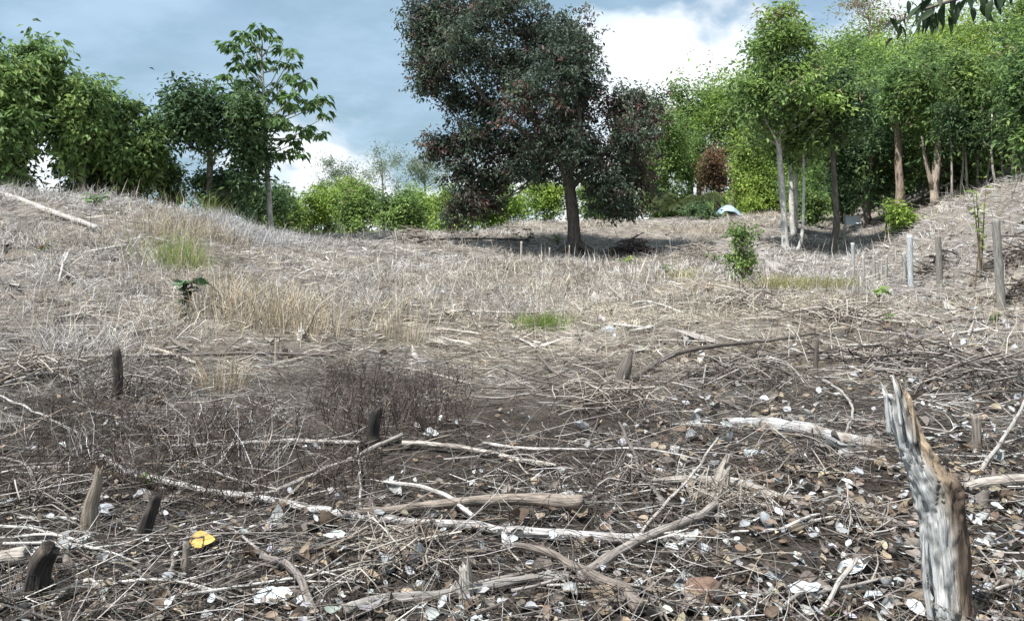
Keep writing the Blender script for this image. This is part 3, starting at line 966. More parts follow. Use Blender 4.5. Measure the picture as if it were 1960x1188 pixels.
def build_overhang():
    """tree outside the frame on the right whose branch hangs in at the top"""
    rng = np.random.default_rng(77)
    base = np.array([6.6, 5.6, gz(6.6, 5.6)])
    root = thing('overhanging_tree', 'near tree whose dark leafy branch hangs in at the top right corner', 'tree', base)
    mb = MB(); tube(mb, [base - [0, 0, .1], base + [-.1, .05, 1.6], base + [-.25, .1, 3.2], base + [-.3, 0, 4.6]], [.16, .13, .11, .08], 12, .15, .1, 77, (.16, .14, .12))
    mb.build('trunk', M_BARK, root, True).location = -Vector(base)
    d = 6.0
    br = [base + np.array([-.25, .1, 3.0]), W(2150, -60, d), W(1960, -45, d), W(1850, -8, d), W(1760, 22, d), W(1725, 40, d)]
    mb = MB(); tube(mb, br, [.06, .045, .03, .018, .01, .005], 8, .1, .08, 3, (.14, .12, .1))
    bo = mb.build('branch', M_BARK, root, True); bo.location = -Vector(base)
    me = []
    for k in range(4):
        lm = MB(); L, Wd = .2, .062
        t = np.linspace(0, 1, 7)
        w = Wd * np.sin(np.pi * t ** .8) * .5 + .001
        c = np.stack([t * L, 0 * t, -.05 * (1 + k * .4) * t ** 2], -1)
        v = np.concatenate([c + np.stack([0 * t, s * w, .25 * abs(s) * w], -1) for s in (-1, 0, 1)])
        f = []
        for s in (0, 1):
            for i in range(6):
                f.append((s * 7 + i, s * 7 + i + 1, s * 7 + 8 + i, s * 7 + 7 + i))
        lm.add(v, None, f, (.022, .042, .018) if k % 2 else (.03, .055, .02))
        me.append(lm.mesh('leaf', M_DARKLEAF, True))
    p, _ = spline(br, [1] * 6, .05)
    sel = [q for q in p if 1700 < 980 + F * q[0] / q[1] < 2150]
    for k in range(150):
        q = sel[int(rng.integers(len(sel)))] + rng.normal(size=3) * np.array([.09, .14, .045])
        o = bpy.data.objects.new('leaf', me[k % 4])
        COL.objects.link(o); o.parent = bo
        o.location = Vector(q)
        o.rotation_euler = (rng.normal() * .5, rng.uniform(.35, 1.3), rng.uniform(0, 6.28))
        s = rng.uniform(.5, .9); o.scale = (s, s, s)


build_overhang()

# ------------------------------------------------------------------ ground cover nobody could count
def scatter(n, dmin, dmax, umin=-.86, umax=.86, rng=RNG, power=1.0):
    """points spread evenly in log distance (denser close by)"""
    t = rng.random(n) ** power
    d = np.exp(math.log(dmin) + t * (math.log(dmax) - math.log(dmin)))
    u = rng.uniform(umin, umax, n)
    x = u * d
    return x, d, 980 + F * u


def rand_dir(n, zlo, zhi, rng=RNG):
    a = rng.uniform(0, 2 * math.pi, n); z = rng.uniform(zlo, zhi, n)
    h = np.sqrt(np.maximum(0, 1 - z * z))
    return np.stack([np.cos(a) * h, np.sin(a) * h, z], -1)


STRAW_GREY = [(3, (.49, .472, .452)), (2, (.34, .32, .30)), (2.6, (.64, .62, .59)), (2.0, (.13, .115, .10))]
STRAW_TAN = [(3, (.45, .40, .325)), (2, (.33, .29, .23)), (1.5, (.57, .525, .44)), (1.6, (.14, .118, .095))]


def tanness(x, y):
    px = 980 + F * x / np.maximum(y, 2.5)
    t = .18 + .8 * n2(x, y, .22, 31) + .5 * n2(x, y, .8, 32)
    # tan sward in the middle of the field at 9-12 m
    t += 1.0 * np.exp(-((y - 10.5) / 2.6) ** 2) * np.clip((px - 500) / 300, 0, 1) * np.clip((1700 - px) / 150, 0, 1)
    t += .35 * np.clip((y - 29) / 3, 0, 1)
    t -= .2 * np.clip((6.5 - y) / 2, 0, 1)
    return np.clip(t, 0, 1)


def ridge_limit(x, y):
    """field cover stops at the ridge; True = on the field"""
    px = 980 + F * x / np.maximum(y, 2.5)
    lim = np.interp(px, [-300, 0, 200, 420, 520, 700, 850, 1000, 1200, 1400, 1500, 1600, 1700, 1800, 1960, 2300],
                    [20, 20, 21, 23, 27, 32, 34, 40, 41, 40, 40, 36, 29, 27, 23, 22])
    return y < lim


def straw_cols(x, y, rng=RNG):
    n = len(x)
    t = tanness(x, y)
    c = np.where((rng.random(n) < t)[:, None], pick(STRAW_TAN, n, .14, rng), pick(STRAW_GREY, n, .14, rng))
    return np.clip(c, .02, .75)


def build_straw():
    rng = np.random.default_rng(300)
    # lying mat
    x, y, px = scatter(150000, 2.3, 40, rng=rng)
    keep = ridge_limit(x, y) & (rng.random(len(x)) < np.clip(.25 + (y - 4.5) / 6, .25, 1)) & (n2(x, y, .9, 41) + .6 * n2(x, y, 3.3, 42) * (y < 9) + .9 * rng.random(len(x)) > np.where(y < 7, .25, -.2))
    x, y = x[keep], y[keep]; n = len(x)
    z = ground(x, y) + rng.uniform(0, .05, n) * np.clip(y / 8, .5, 1.6)
    dr = rand_dir(n, -.08, .38, rng)
    L = rng.uniform(.1, .34, n) * np.clip(.6 + y / 22, .7, 1.5)
    w = rng.uniform(.0025, .006, n) * np.clip(y / 7, .8, 3.2)
    bend = rng.normal(size=(n, 3)) * .14; bend[:, 2] -= .08
    mul = np.clip(1 + .55 * n2(x, y, 1.1, 47) + .5 * n2(x, y, 3.4, 48), .3, 1.5) * np.clip(.4 + (y - 5) / 7.5, .4, 1)
    blades_cols = straw_cols(x, y, rng) * mul[:, None]
    blades(mb := MB(), np.stack([x, y, z], -1), dr, L, w, np.clip(blades_cols, .02, .75), bend)
    tag(mb.build('straw_mat', M_STRAW), 'matted dry grass and straw lying over the whole field', 'dry grass', kind='stuff')
    # standing stalks in tufts
    tx, ty, _ = scatter(13500, 4.0, 40, rng=rng, power=.62)
    k = ridge_limit(tx, ty) & (n2(tx, ty, .45, 43) + n2(tx, ty, 1.7, 44) * .5 > -.12)
    tpx = 980 + F * tx / ty
    k &= ~((ty < 9) & (tpx > 880)) & ~((ty < 13) & (tpx > 1560) & (rng.random(len(tx)) < .85)) & ~((tpx > 1690) & (rng.random(len(tx)) < .6))
    k &= ~((tpx > 1050) & (tpx < 1640) & (ty > 8) & (ty < 11.5) & (rng.random(len(tx)) < .8))
    k &= rng.random(len(tx)) < np.clip((ty - 5.5) / 4.5, .1, 1)
    tx, ty = tx[k], ty[k]
    m = 15
    x = np.repeat(tx, m) + rng.normal(size=len(tx) * m) * .09 * np.clip(np.repeat(ty, m) / 12, .6, 1.8)
    y = np.repeat(ty, m) + rng.normal(size=len(tx) * m) * .09 * np.clip(np.repeat(ty, m) / 12, .6, 1.8)
    n = len(x)
    hh = np.repeat(rng.uniform(.12, .40, len(tx)) * (1 + .4 * n2(tx, ty, .3, 46)), m)
    dr = rand_dir(n, .55, 1.0, rng)
    L = hh * rng.uniform(.5, 1.25, n)
    w = rng.uniform(.003, .006, n) * np.clip(y / 8, .8, 2.6)
    bend = rng.normal(size=(n, 3)) * .16; bend[:, 2] -= .1
    tm = np.repeat(np.clip(np.exp(rng.normal(size=len(tx)) * .38), .3, 1.5), m)
    mb = MB(); blades(mb, np.stack([x, y, ground(x, y) - .01], -1), dr, L, w, np.clip(straw_cols(x, y, rng) * tm[:, None], .02, .8), bend)
    tag(mb.build('dry_grass', M_STRAW), 'dry grey and tan grass stalks standing over the field and slopes', 'dry grass', kind='stuff')
    # tall pale single stalks
    x, y, px = scatter(2600, 8, 36, rng=rng, power=.7)
    k = ridge_limit(x, y); x, y = x[k], y[k]; n = len(x)
    dr = rand_dir(n, .9, 1.0, rng)
    L = rng.uniform(.3, .75, n)
    mb = MB(); blades(mb, np.stack([x, y, ground(x, y)], -1), dr, L, rng.uniform(.006, .01, n) * np.clip(y / 10, 1, 2.2),
                      np.clip(pick([(2, (.5, .47, .43)), (1, (.45, .38, .28)), (1, (.16, .13, .11))], n, .12, rng), .02, .8), rng.normal(size=(n, 3)) * .08)
    tag(mb.build('dead_stalks', M_STRAW), 'single tall pale dead stalks sticking up from the field', 'stalks', kind='stuff')


build_straw()


def dense_patch(name, label, cat, spots, pal, seed, group=None, parent=None, wide=(.006, .011), lean=.45, kind=None, bendz=-.12):
    """a grass clump; spots: [(px,py,spread_m,n,height)]"""
    rng = np.random.default_rng(seed)
    mb = MB(); b0 = None
    for (px, py, sp, n, h) in spots:
        p = P(px, py)
        b0 = p if b0 is None else b0
        x = p[0] + rng.normal(size=n) * sp; y = p[1] + rng.normal(size=n) * sp * .8
        off = np.stack([x - p[0], y - p[1]], -1)
        dr = np.concatenate([off * .5 / max(sp, .05) * lean * .6 + rng.normal(size=(n, 2)) * lean * .5, np.ones((n, 1))], 1)
        L = h * rng.uniform(.45, 1.2, n)
        bend = np.concatenate([dr[:, :2] * .35 + rng.normal(size=(n, 2)) * .12, np.full((n, 1), bendz)], 1)
        blades(mb, np.stack([x, y, ground(x, y) - .01], -1), dr, L, rng.uniform(*wide, n), np.clip(pick(pal, n, .15, rng), .02, .8), bend)
    o = mb.build(name, M_STRAW if kind != 'green' else M_LEAF, parent, loc=b0)
    return tag(o, label, cat, group)


TANPAL = [(3, (.42, .345, .225)), (2, (.33, .265, .17)), (2, (.52, .46, .36)), (1.5, (.17, .13, .09)), (1.5, (.4, .37, .33))]
GRPAL = [(3, (.17, .26, .06)), (2, (.25, .33, .09)), (2, (.36, .34, .16)), (1, (.4, .32, .2))]
dense_patch('grass_clump', 'tall green grass clump with dry tips on the left slope', 'grass', [(338, 518, .2, 170, .85), (372, 515, .2, 90, .6), (315, 510, .25, 80, .8)], GRPAL, 401, kind='green')
dense_patch('grass_clump', 'broad tan dry grass clump on the left slope, below the green one', 'grass', [(470, 600, .45, 260, .85), (535, 635, .45, 280, .8), (590, 640, .35, 150, .6), (430, 615, .4, 160, .65)], TANPAL, 402)
dense_patch('grass_clump', 'tan dry grass behind the tall green clump', 'grass', [(310, 455, .5, 300, .7), (365, 448, .5, 300, .7)], TANPAL, 403)
dense_patch('grass_clump', 'grey-white dry grass along the brow of the left slope', 'grass', [(430, 440, .5, 400, .5), (490, 455, .6, 500, .5), (550, 460, .6, 400, .4)], [(3, (.45, .45, .45)), (2, (.36, .36, .36)), (1, (.55, .56, .58))], 404)
dense_patch('grass_clump', 'green grass blades on the brow in front of the dark shrubs', 'grass', [(405, 415, .3, 90, .75), (330, 395, .3, 40, .9)], GRPAL, 405, kind='green')
dense_patch('grass_clump', 'bright green grass patch in the middle of the field', 'grass', [(1035, 632, .17, 560, .3)], [(3, (.14, .23, .05)), (2, (.22, .29, .08)), (1, (.35, .32, .16))], 406, kind='green')
dense_patch('grass_clump', 'yellowish grass tuft left of the small leafy sapling', 'grass', [(1310, 535, .3, 260, .4)], [(3, (.36, .33, .13)), (2, (.26, .28, .08)), (1, (.42, .36, .2))], 407, kind='green')
dense_patch('grass_clump', 'yellowish grass tuft right of the small leafy sapling', 'grass', [(1500, 556, .3, 420, .45)], [(3, (.36, .33, .13)), (2, (.26, .28, .08)), (1, (.42, .36, .2))], 408, kind='green')
dense_patch('grass_clump', 'yellow-green grass tuft near the far fence posts', 'grass', [(1600, 555, .3, 300, .4)], [(3, (.36, .33, .13)), (2, (.22, .28, .08)), (1, (.42, .36, .2))], 409, kind='green')
dense_patch('grass_clump', 'thin tan grass tuft in the left foreground', 'grass', [(432, 745, .11, 170, .42), (400, 740, .08, 60, .3)], TANPAL, 410, wide=(.003, .006))
dense_patch('grass_clump', 'upright yellowish grass stalks left of the field centre', 'grass', [(755, 650, .12, 90, .75), (780, 655, .2, 120, .4)], TANPAL, 411, wide=(.004, .007), lean=.2)
dense_patch('grass_clump', 'small mossy green grass patch beside the right posts', 'grass', [(1815, 585, .25, 160, .12)], [(3, (.16, .2, .06)), (2, (.3, .28, .12))], 412, kind='green')


def build_weeds():
    """brittle dark upright weed stalks"""
    rng = np.random.default_rng(320)
    zones = [(-60, 520, 790, 1000, 800, .16, .32), (-60, 640, 770, 930, 560, .16, .32), (620, 920, 725, 860, 800, .22, .38), (60, 380, 700, 780, 240, .2, .32), (560, 760, 860, 970, 150, .16, .28), (900, 1700, 700, 1000, 160, .12, .25)]
    mb = MB()
    for (x0, x1, y0, y1, n, h0, h1) in zones:
        px = rng.uniform(x0, x1, n); py = rng.uniform(y0, y1, n)
        d = EYE * F / (py - HY)
        x = (px - 980) * d / F
        ex = np.minimum((px - x0) / (x1 - x0), (x1 - px) / (x1 - x0)) * 4; ey = np.minimum((py - y0) / (y1 - y0), (y1 - py) / (y1 - y0)) * 4
        k = n2(x, d, 1.2, 51) * .9 + .5 * rng.random(n) + np.minimum(np.minimum(ex, ey), 1) * .9 > .65
        x, d = x[k], d[k]; n = len(x)
        b = np.stack([x, d, ground(x, d) - .01], -1)
        dr = rand_dir(n, .88, 1.0, rng)
        L = rng.uniform(h0, h1, n)
        c = np.clip(pick([(3, (.06, .046, .04)), (2, (.09, .07, .06)), (.7, (.2, .17, .14))], n, .15, rng), .02, .5)
        blades(mb, b, dr, L, rng.uniform(.004, .007, n), c, rng.normal(size=(n, 3)) * .06)
        # short side twiglets with seed heads
        m = 5
        t = rng.uniform(.3, .98, (n, m))
        sb = (b[:, None] + dr[:, None] * L[:, None, None] * t[..., None] * .97).reshape(-1, 3)
        sd = rand_dir(n * m, .2, .9, rng)
        blades(mb, sb, sd, rng.uniform(.025, .09, n * m), rng.uniform(.003, .006, n * m), np.repeat(c, m, 0), rng.normal(size=(n * m, 3)) * .1)
    tag(mb.build('dead_weed_stalks', M_STRAW), 'thickets of brittle dark dead weed stalks in the left and centre foreground', 'weeds', kind='stuff')


build_weeds()


def build_twigs():
    rng = np.random.default_rng(330)
    mb = MB()
    n = 30000
    x, y, px = scatter(n, 2.3, 13, rng=rng, power=1.0)
    py = HY + EYE * F / y
    k = rng.random(n) < np.where((px > 900) | (y < 5.5), 1, .75) * np.where(y > 9, .5, 1) * np.clip(.55 + .8 * n2(x, y, 1.6, 62) + .5 * n2(x, y, 4.5, 63), .12, 1)
    x, y = x[k], y[k]; n = len(x)
    L = rng.uniform(.06, .42, n) * np.where(rng.random(n) < .15, 1.9, .85)
    a = rng.uniform(0, 2 * math.pi, n)
    pit = rng.normal(size=n) * .2 + .07
    dr = np.stack([np.cos(a), np.sin(a), pit], -1)
    r = rng.uniform(.0010, .0026, n) * np.where(rng.random(n) < .10, 2.0, 1)
    c0 = np.stack([x, y, ground(x, y) + r + rng.uniform(0, 1, n) ** 1.5 * .07], -1)
    sideb = np.cross(dr, np.array([0, 0, 1.])) * rng.normal(size=(n, 1)) * .06
    col = np.clip(pick([(2.5, (.18, .165, .15)), (1.3, (.37, .355, .335)), (2.8, (.10, .088, .077)), (3.4, (.042, .036, .032)), (.6, (.21, .175, .135))], n, .15, rng), .02, .7)
    st = np.array([0, .33, .68, 1.0]); bow = np.array([0, .9, 1.0, 0.2])
    rs = np.array([1, .9, .75, .45])
    U = norm(np.cross(dr, np.array([0, 0, 1.]))); Vv = norm(np.cross(U, dr))
    sides = 3
    ang = np.arange(sides) * 2 * math.pi / sides
    ctr = c0[:, None] + dr[:, None] * (L[:, None] * st)[..., None] + sideb[:, None] * (bow[None] * L[:, None])[..., None]
    off = np.cos(ang)[None, :, None] * U[:, None] + np.sin(ang)[None, :, None] * Vv[:, None]
    v = ctr[:, :, None] + off[:, None] * (r[:, None] * rs)[:, :, None, None]
    V = v.reshape(-1, 3)
    loc = []
    for s in range(3):
        for q in range(sides):
            loc.append([s * sides + q, s * sides + (q + 1) % sides, (s + 1) * sides + (q + 1) % sides, (s + 1) * sides + q])
    f4 = (np.arange(n)[:, None, None] * sides * 4 + np.array(loc)[None]).reshape(-1, 4)
    mb.add(V, None, f4, np.repeat(col, sides * 4, 0))
    # coarser dead stems lying out on the field
    x, y, px = scatter(2600, 8.5, 36, rng=rng, power=.8)
    kf = ridge_limit(x, y); x, y = x[kf], y[kf]
    for q in range(len(x)):
        a_ = rng.uniform(0, 6.28); L_ = rng.uniform(.25, .95); r_ = rng.uniform(.003, .006) * max(1, y[q] / 15)
        dv = np.array([math.cos(a_), math.sin(a_), rng.normal() * .12]) * L_ * .5
        c_ = np.array([x[q], y[q], 0.]); c_[2] = gz(x[q], y[q]) + r_ + rng.uniform(.01, .08)
        v_ = norm(np.cross(dv, [0, 0, 1.])); w_ = np.array([0, 0, 1.])
        ring = [v_, -.5 * v_ + .87 * w_, -.5 * v_ - .87 * w_]
        V_ = np.array([c_ - dv + o_ * r_ for o_ in ring] + [c_ + v_ * L_ * rng.normal() * .06 + o_ * r_ * .9 for o_ in ring] + [c_ + dv + o_ * r_ * .5 for o_ in ring])
        F_ = [[s_ * 3 + k_, s_ * 3 + (k_ + 1) % 3, s_ * 3 + 3 + (k_ + 1) % 3, s_ * 3 + 3 + k_] for s_ in (0, 1) for k_ in range(3)]
        cc_ = [(.10, .085, .072), (.3, .28, .255), (.40, .385, .36), (.16, .14, .12), (.22, .195, .17)][int(rng.integers(5))]
        mb.add(V_, None, F_, cc_)
    tag(mb.build('twig_litter', M_TWIG), 'countless small broken twigs strewn over the foreground soil', 'twigs', kind='stuff')


build_twigs()


def leaf_geo(rng, L, Wd, cup, curl, col, nu=6, nv=4, wave=.12):
    """a dead leaf: broad blade, raised midrib, cupped and curled, 48 triangles"""
    t = np.linspace(0, 1, nu + 1); s = np.linspace(-1, 1, nv + 1)
    T, S = np.meshgrid(t, s, indexing='ij')
    w = Wd * .5 * np.sin(np.pi * np.clip(T * .97 + .02, 0, 1) ** .75) ** .8
    ph = rng.uniform(0, 6, 3)
    w = w * (1 + .1 * np.sin(T * 9 + ph[2]) * np.abs(S))
    x = T * L
    y = S * w
    z = cup * np.abs(S) ** 1.4 * w * 1.2 + curl * L * (T - .4) ** 2 * 1.6 + wave * Wd * np.sin(T * 7 + S * 2 + ph[0]) * np.abs(S) * .5 + wave * .5 * Wd * np.sin(T * 13 + ph[1]) * S
    x = x - curl * .35 * L * T ** 2
    tw = rng.normal() * .6 * (T - .3)
    y, z = y * np.cos(tw) - z * np.sin(tw), y * np.sin(tw) + z * np.cos(tw)
    v = np.stack([x - L * .45, y, z - z.min()], -1).reshape(-1, 3)
    m = nv + 1
    f = [[i * m + j, i * m + j + 1, (i + 1) * m + j + 1, (i + 1) * m + j] for i in range(nu) for j in range(nv)]
    c = np.tile(np.asarray(col, float), (len(v), 1))
    c *= (1 - .22 * (np.abs(S) < .01).reshape(-1, 1)) * (1 + .1 * np.sin(T * 30).reshape(-1, 1) * (np.abs(S) > .3).reshape(-1, 1))
    return v, np.array(f), c


LEAFCOL = [('pale grey', (.34, .35, .35)), ('tan', (.27, .22, .16)), ('silvery white', (.43, .46, .48)), ('brown', (.13, .095, .068)), ('grey-brown', (.19, .165, .145))]


def leaf_density(px, py):
    """relative amount of fallen leaves at a photo position"""
    a = .06 + .7 * np.clip((px - 1150) / 350, 0, 1) * np.clip((py - 640) / 60, 0, 1)
    a = np.maximum(a, 1.0 * np.clip((px - 1480) / 150, 0, 1) * np.clip((py - 540) / 60, 0, 1) * np.clip((820 - py) / 100, 0, 1))
    a = np.maximum(a, .45 * np.clip((px - 1700) / 80, 0, 1))
    b = .38 * np.clip((py - 880) / 150, 0, 1)
    return np.clip(np.maximum(a, b), 0, 1)


def build_leaves():
    rng = np.random.default_rng(340)
    N0 = 30000
    x, y, px = scatter(N0, 2.35, 20, rng=rng)
    py = HY + (EYE - ground(x, y)) * F / y
    k = rng.random(N0) < leaf_density(px, py) * np.clip(.75 + .6 * n2(x, y, 1.1, 61), .15, 1)
    x, y, px, py = x[k], y[k], px[k], py[k]
    n = len(x)
    size = rng.uniform(.025, .07, n) * np.where(rng.random(n) < .12, 1.7, 1) * np.clip(.8 + y / 16, 1, 1.7)
    score = size / y * ((px > 5) & (px < 1955) & (py < 1180))
    order = np.argsort(-score)
    big, rest = order[:285], order[285:]
    # the many: one joined mesh of 12-triangle leaves
    m = len(rest)
    gx, gy = x[rest], y[rest]
    L = size[rest]; a = rng.uniform(0, 6.28, m)
    ax = np.stack([np.cos(a), np.sin(a), rng.normal(size=m) * .28], -1); ax = norm(ax)
    sd = norm(np.cross(ax, np.stack([rng.normal(size=m) * .4, rng.normal(size=m) * .4, np.ones(m)], -1))); up = np.cross(sd, ax)
    b = np.stack([gx, gy, ground(gx, gy) + .012 + rng.uniform(0, .04, m)], -1)
    cu = rng.uniform(-.5, 1.1, m)[:, None]; cp = rng.uniform(.1, 1.1, m)[:, None]
    wv = (L * rng.uniform(.4, .75, m))[:, None]; Lc = L[:, None]
    rows = []
    for t, wf in ((.0, .05), (.2, .72), (.5, 1.), (.8, .7), (1., .05)):
        c = b + ax * Lc * (t - .5) + up * cu * Lc * (t - .4) ** 2 * 1.5
        rows += [c - sd * wv * .5 * wf + up * cp * wv * wf * .5, c, c + sd * wv * .5 * wf + up * cp * wv * wf * .5 * rng.uniform(.3, 1.4, (m, 1))]
    V = np.stack(rows, 1).reshape(-1, 3)
    loc = [[r * 3 + s, r * 3 + s + 1, r * 3 + s + 4, r * 3 + s + 3] for r in range(4) for s in range(2)]
    f4 = (np.arange(m)[:, None, None] * 15 + np.array(loc)[None]).reshape(-1, 4)
    pal = [(2.6, LEAFCOL[0][1]), (2, LEAFCOL[1][1]), (.8, LEAFCOL[2][1]), (2.6, LEAFCOL[3][1]), (2.5, LEAFCOL[4][1])]
    col = np.repeat(np.clip(pick(pal, m, .2, rng), .03, .8), 15, 0)
    mb = MB(); mb.add(V, None, f4, col)
    tag(mb.build('leaf_litter', M_LITTER, None, True), 'small dry leaves scattered thickly over the right slope and foreground', 'leaf litter', kind='stuff')
    # the largest ones: each a thing of its own
    meshes = {}
    for ci, (nm, c) in enumerate(LEAFCOL):
        for q in range(5):
            r2 = np.random.default_rng(700 + ci * 10 + q)
            v, f, cc = leaf_geo(r2, 1.0, r2.uniform(.45, .75), r2.uniform(.3, 1.1), r2.uniform(-.5, .9), c)
            meshes[ci, q] = MB().add(v, None, f, cc).mesh('fallen_leaf', M_DRYLEAF, True)
    prob = np.array([2.2, 1.8, 1.0, 2, 2.4]); prob /= prob.sum()
    for i in big:
        ci = int(rng.choice(5, p=prob))
        o = bpy.data.objects.new('fallen_leaf', meshes[ci, int(rng.integers(5))])
        COL.objects.link(o)
        zone = 'on the right-hand litter slope' if px[i] > 1350 else ('in the centre foreground litter' if px[i] > 650 else 'in the left foreground litter')
        tag(o, 'curled %s dead leaf lying %s' % (LEAFCOL[ci][0], zone), 'leaf', 'large fallen leaves ' + zone)
        s = float(size[i] * rng.uniform(1.0, 1.35))
        o.scale = (s, s, s)
        o.location = (float(x[i]), float(y[i]), gz(x[i], y[i]) + rng.uniform(.004, .03))
        o.rotation_euler = (rng.normal() * .45 + (math.pi if rng.random() < .25 else 0), rng.normal() * .4, rng.uniform(0, 6.28))
        if abs(o.rotation_euler[0]) > 1.8:
            o.location.z += .3 * s


build_leaves()


def build_crumbs():
    rng = np.random.default_rng(350)
    n = 9000
    x, y, px = scatter(n, 2.3, 9, rng=rng)
    k = n2(x, y, 1.4, 64) + .8 * rng.random(n) > .15
    x, y = x[k], y[k]; n = len(x)
    r = rng.uniform(.004, .016, n) * np.where(rng.random(n) < .08, 2.0, 1)
    c = np.stack([x, y, ground(x, y) + r * .3], -1)
    o = np.array([[1, 0, 0], [0, 1, 0], [-1, 0, 0], [0, -1, 0], [0, 0, 1], [0, 0, -1.]])
    v = c[:, None] + o[None] * (r[:, None] * rng.uniform(.6, 1.3, (n, 6)))[..., None] + rng.normal(size=(n, 6, 3)) * r[:, None, None] * .25
    f = np.array([[0, 1, 4], [1, 2, 4], [2, 3, 4], [3, 0, 4], [1, 0, 5], [2, 1, 5], [3, 2, 5], [0, 3, 5]])
    col = np.clip(pick([(3, (.07, .055, .045)), (2, (.1, .08, .065)), (1, (.05, .04, .034))], n, .2, rng), .02, .3)
    mb = MB(); mb.add(v.reshape(-1, 3), (np.arange(n)[:, None, None] * 6 + f[None]).reshape(-1, 3), None, np.repeat(col, 6, 0))
    tag(mb.build('soil_crumbs', M_STRAW), 'dark brown crumbs of earth lying over the foreground soil', 'soil', kind='stuff')


build_crumbs()

# ------------------------------------------------------------------ logs, sticks, stumps
def grey(c, k=.4):
    l = .3 * c[0] + .55 * c[1] + .15 * c[2]
    return tuple(q * (1 - k) + l * k for q in c)


SILVER = (.47, .46, .44); GREYW = (.36, .33, .29); BROWNW = (.22, .175, .13); DARKW = (.09, .072, .06); CHAR = (.03, .027, .025); TANW = (.40, .32, .23)


def stick(name, label, cat, pts, r0, r1, col, seed, lift=None, side=0, group=None, sides=9, rough=.16, knot=.35, wig=.005, jag=.015, colfn=None):
    """a fallen piece of wood lying along ground points given as photo positions"""
    rng = np.random.default_rng(seed)
    col = grey(col)
    g = []
    for k, (px, py) in enumerate(pts):
        p = P(px, py) if py > 430 or True else None
        g.append(p)
    g = np.array(g)
    rad = np.linspace(r0, r1, len(g))
    if len(g) > 2:                               # wood is stiff: it spans the small dips of the soil
        t_ = np.linspace(0, 1, len(g))
        zl = np.polyval(np.polyfit(t_, g[:, 2], 1), t_)
        g[:, 2] = zl * .8 + g[:, 2] * .2 + .3 * max(0, float((g[:, 2] - zl).max()))
    g[:, 2] += rad * .8
    if lift is not None:
        g[:, 2] += np.array(lift)
    # subdivide with a little crookedness
    q, rr = spline(g, rad, max(.12, r0 * 4))
    for k in range(1, len(q) - 1):
        q[k] += rng.normal(size=3) * wig * np.array([1, 1, .6])
        q[k, 2] = max(q[k, 2], gz(q[k, 0], q[k, 1]) + rr[k] * .2)
    mb = MB(); tube(mb, q, rr, sides, max(.025, r0 * .9), rough, seed, col, knot=knot, jag=jag, colfn=colfn)
    c = q[len(q) // 2].copy()
    if side:
        root = thing(name, label, cat, c, group)
        mb.build('stem', M_WOOD, root, True).location = -Vector(c)
        for k in range(side):
            i = int(rng.integers(max(1, len(q) // 6), len(q) - 1))
            a = rng.uniform(.5, 1.1) * rng.choice([-1, 1])
            t = norm(q[min(i + 1, len(q) - 1)] - q[i - 1])
            dirn = np.array([t[0] * math.cos(a) - t[1] * math.sin(a), t[0] * math.sin(a) + t[1] * math.cos(a), rng.uniform(.0, .5)])
            L = rng.uniform(.18, .5)
            e = q[i] + dirn * L; m = (q[i] + e) / 2 + rng.normal(size=3) * .03
            e[2] = max(e[2], gz(e[0], e[1]) + .01)
            rs = rr[i] * rng.uniform(.3, .5)
            m2 = MB(); tube(m2, [q[i], m, e], [rs, rs * .8, rs * .35], 5, .05, .08, seed + k, col)
            m2.build('side_twig', M_WOOD, root, True).location = -Vector(c)
        return root
    o = mb.build(name, M_WOOD, None, True, loc=c)
    return tag(o, label, cat, group)


def blotch(V, bk):
    t = np.clip(.55 + .9 * vnoise(V * 9, 71) + .5 * vnoise(V * 30, 72) - (V[:, 0] - W(1545, 840, 5.7)[0]) * 1.6, 0, 1)[:, None]
    return np.array([.44, .45, .45]) * t + np.array([.19, .155, .125]) * (1 - t)


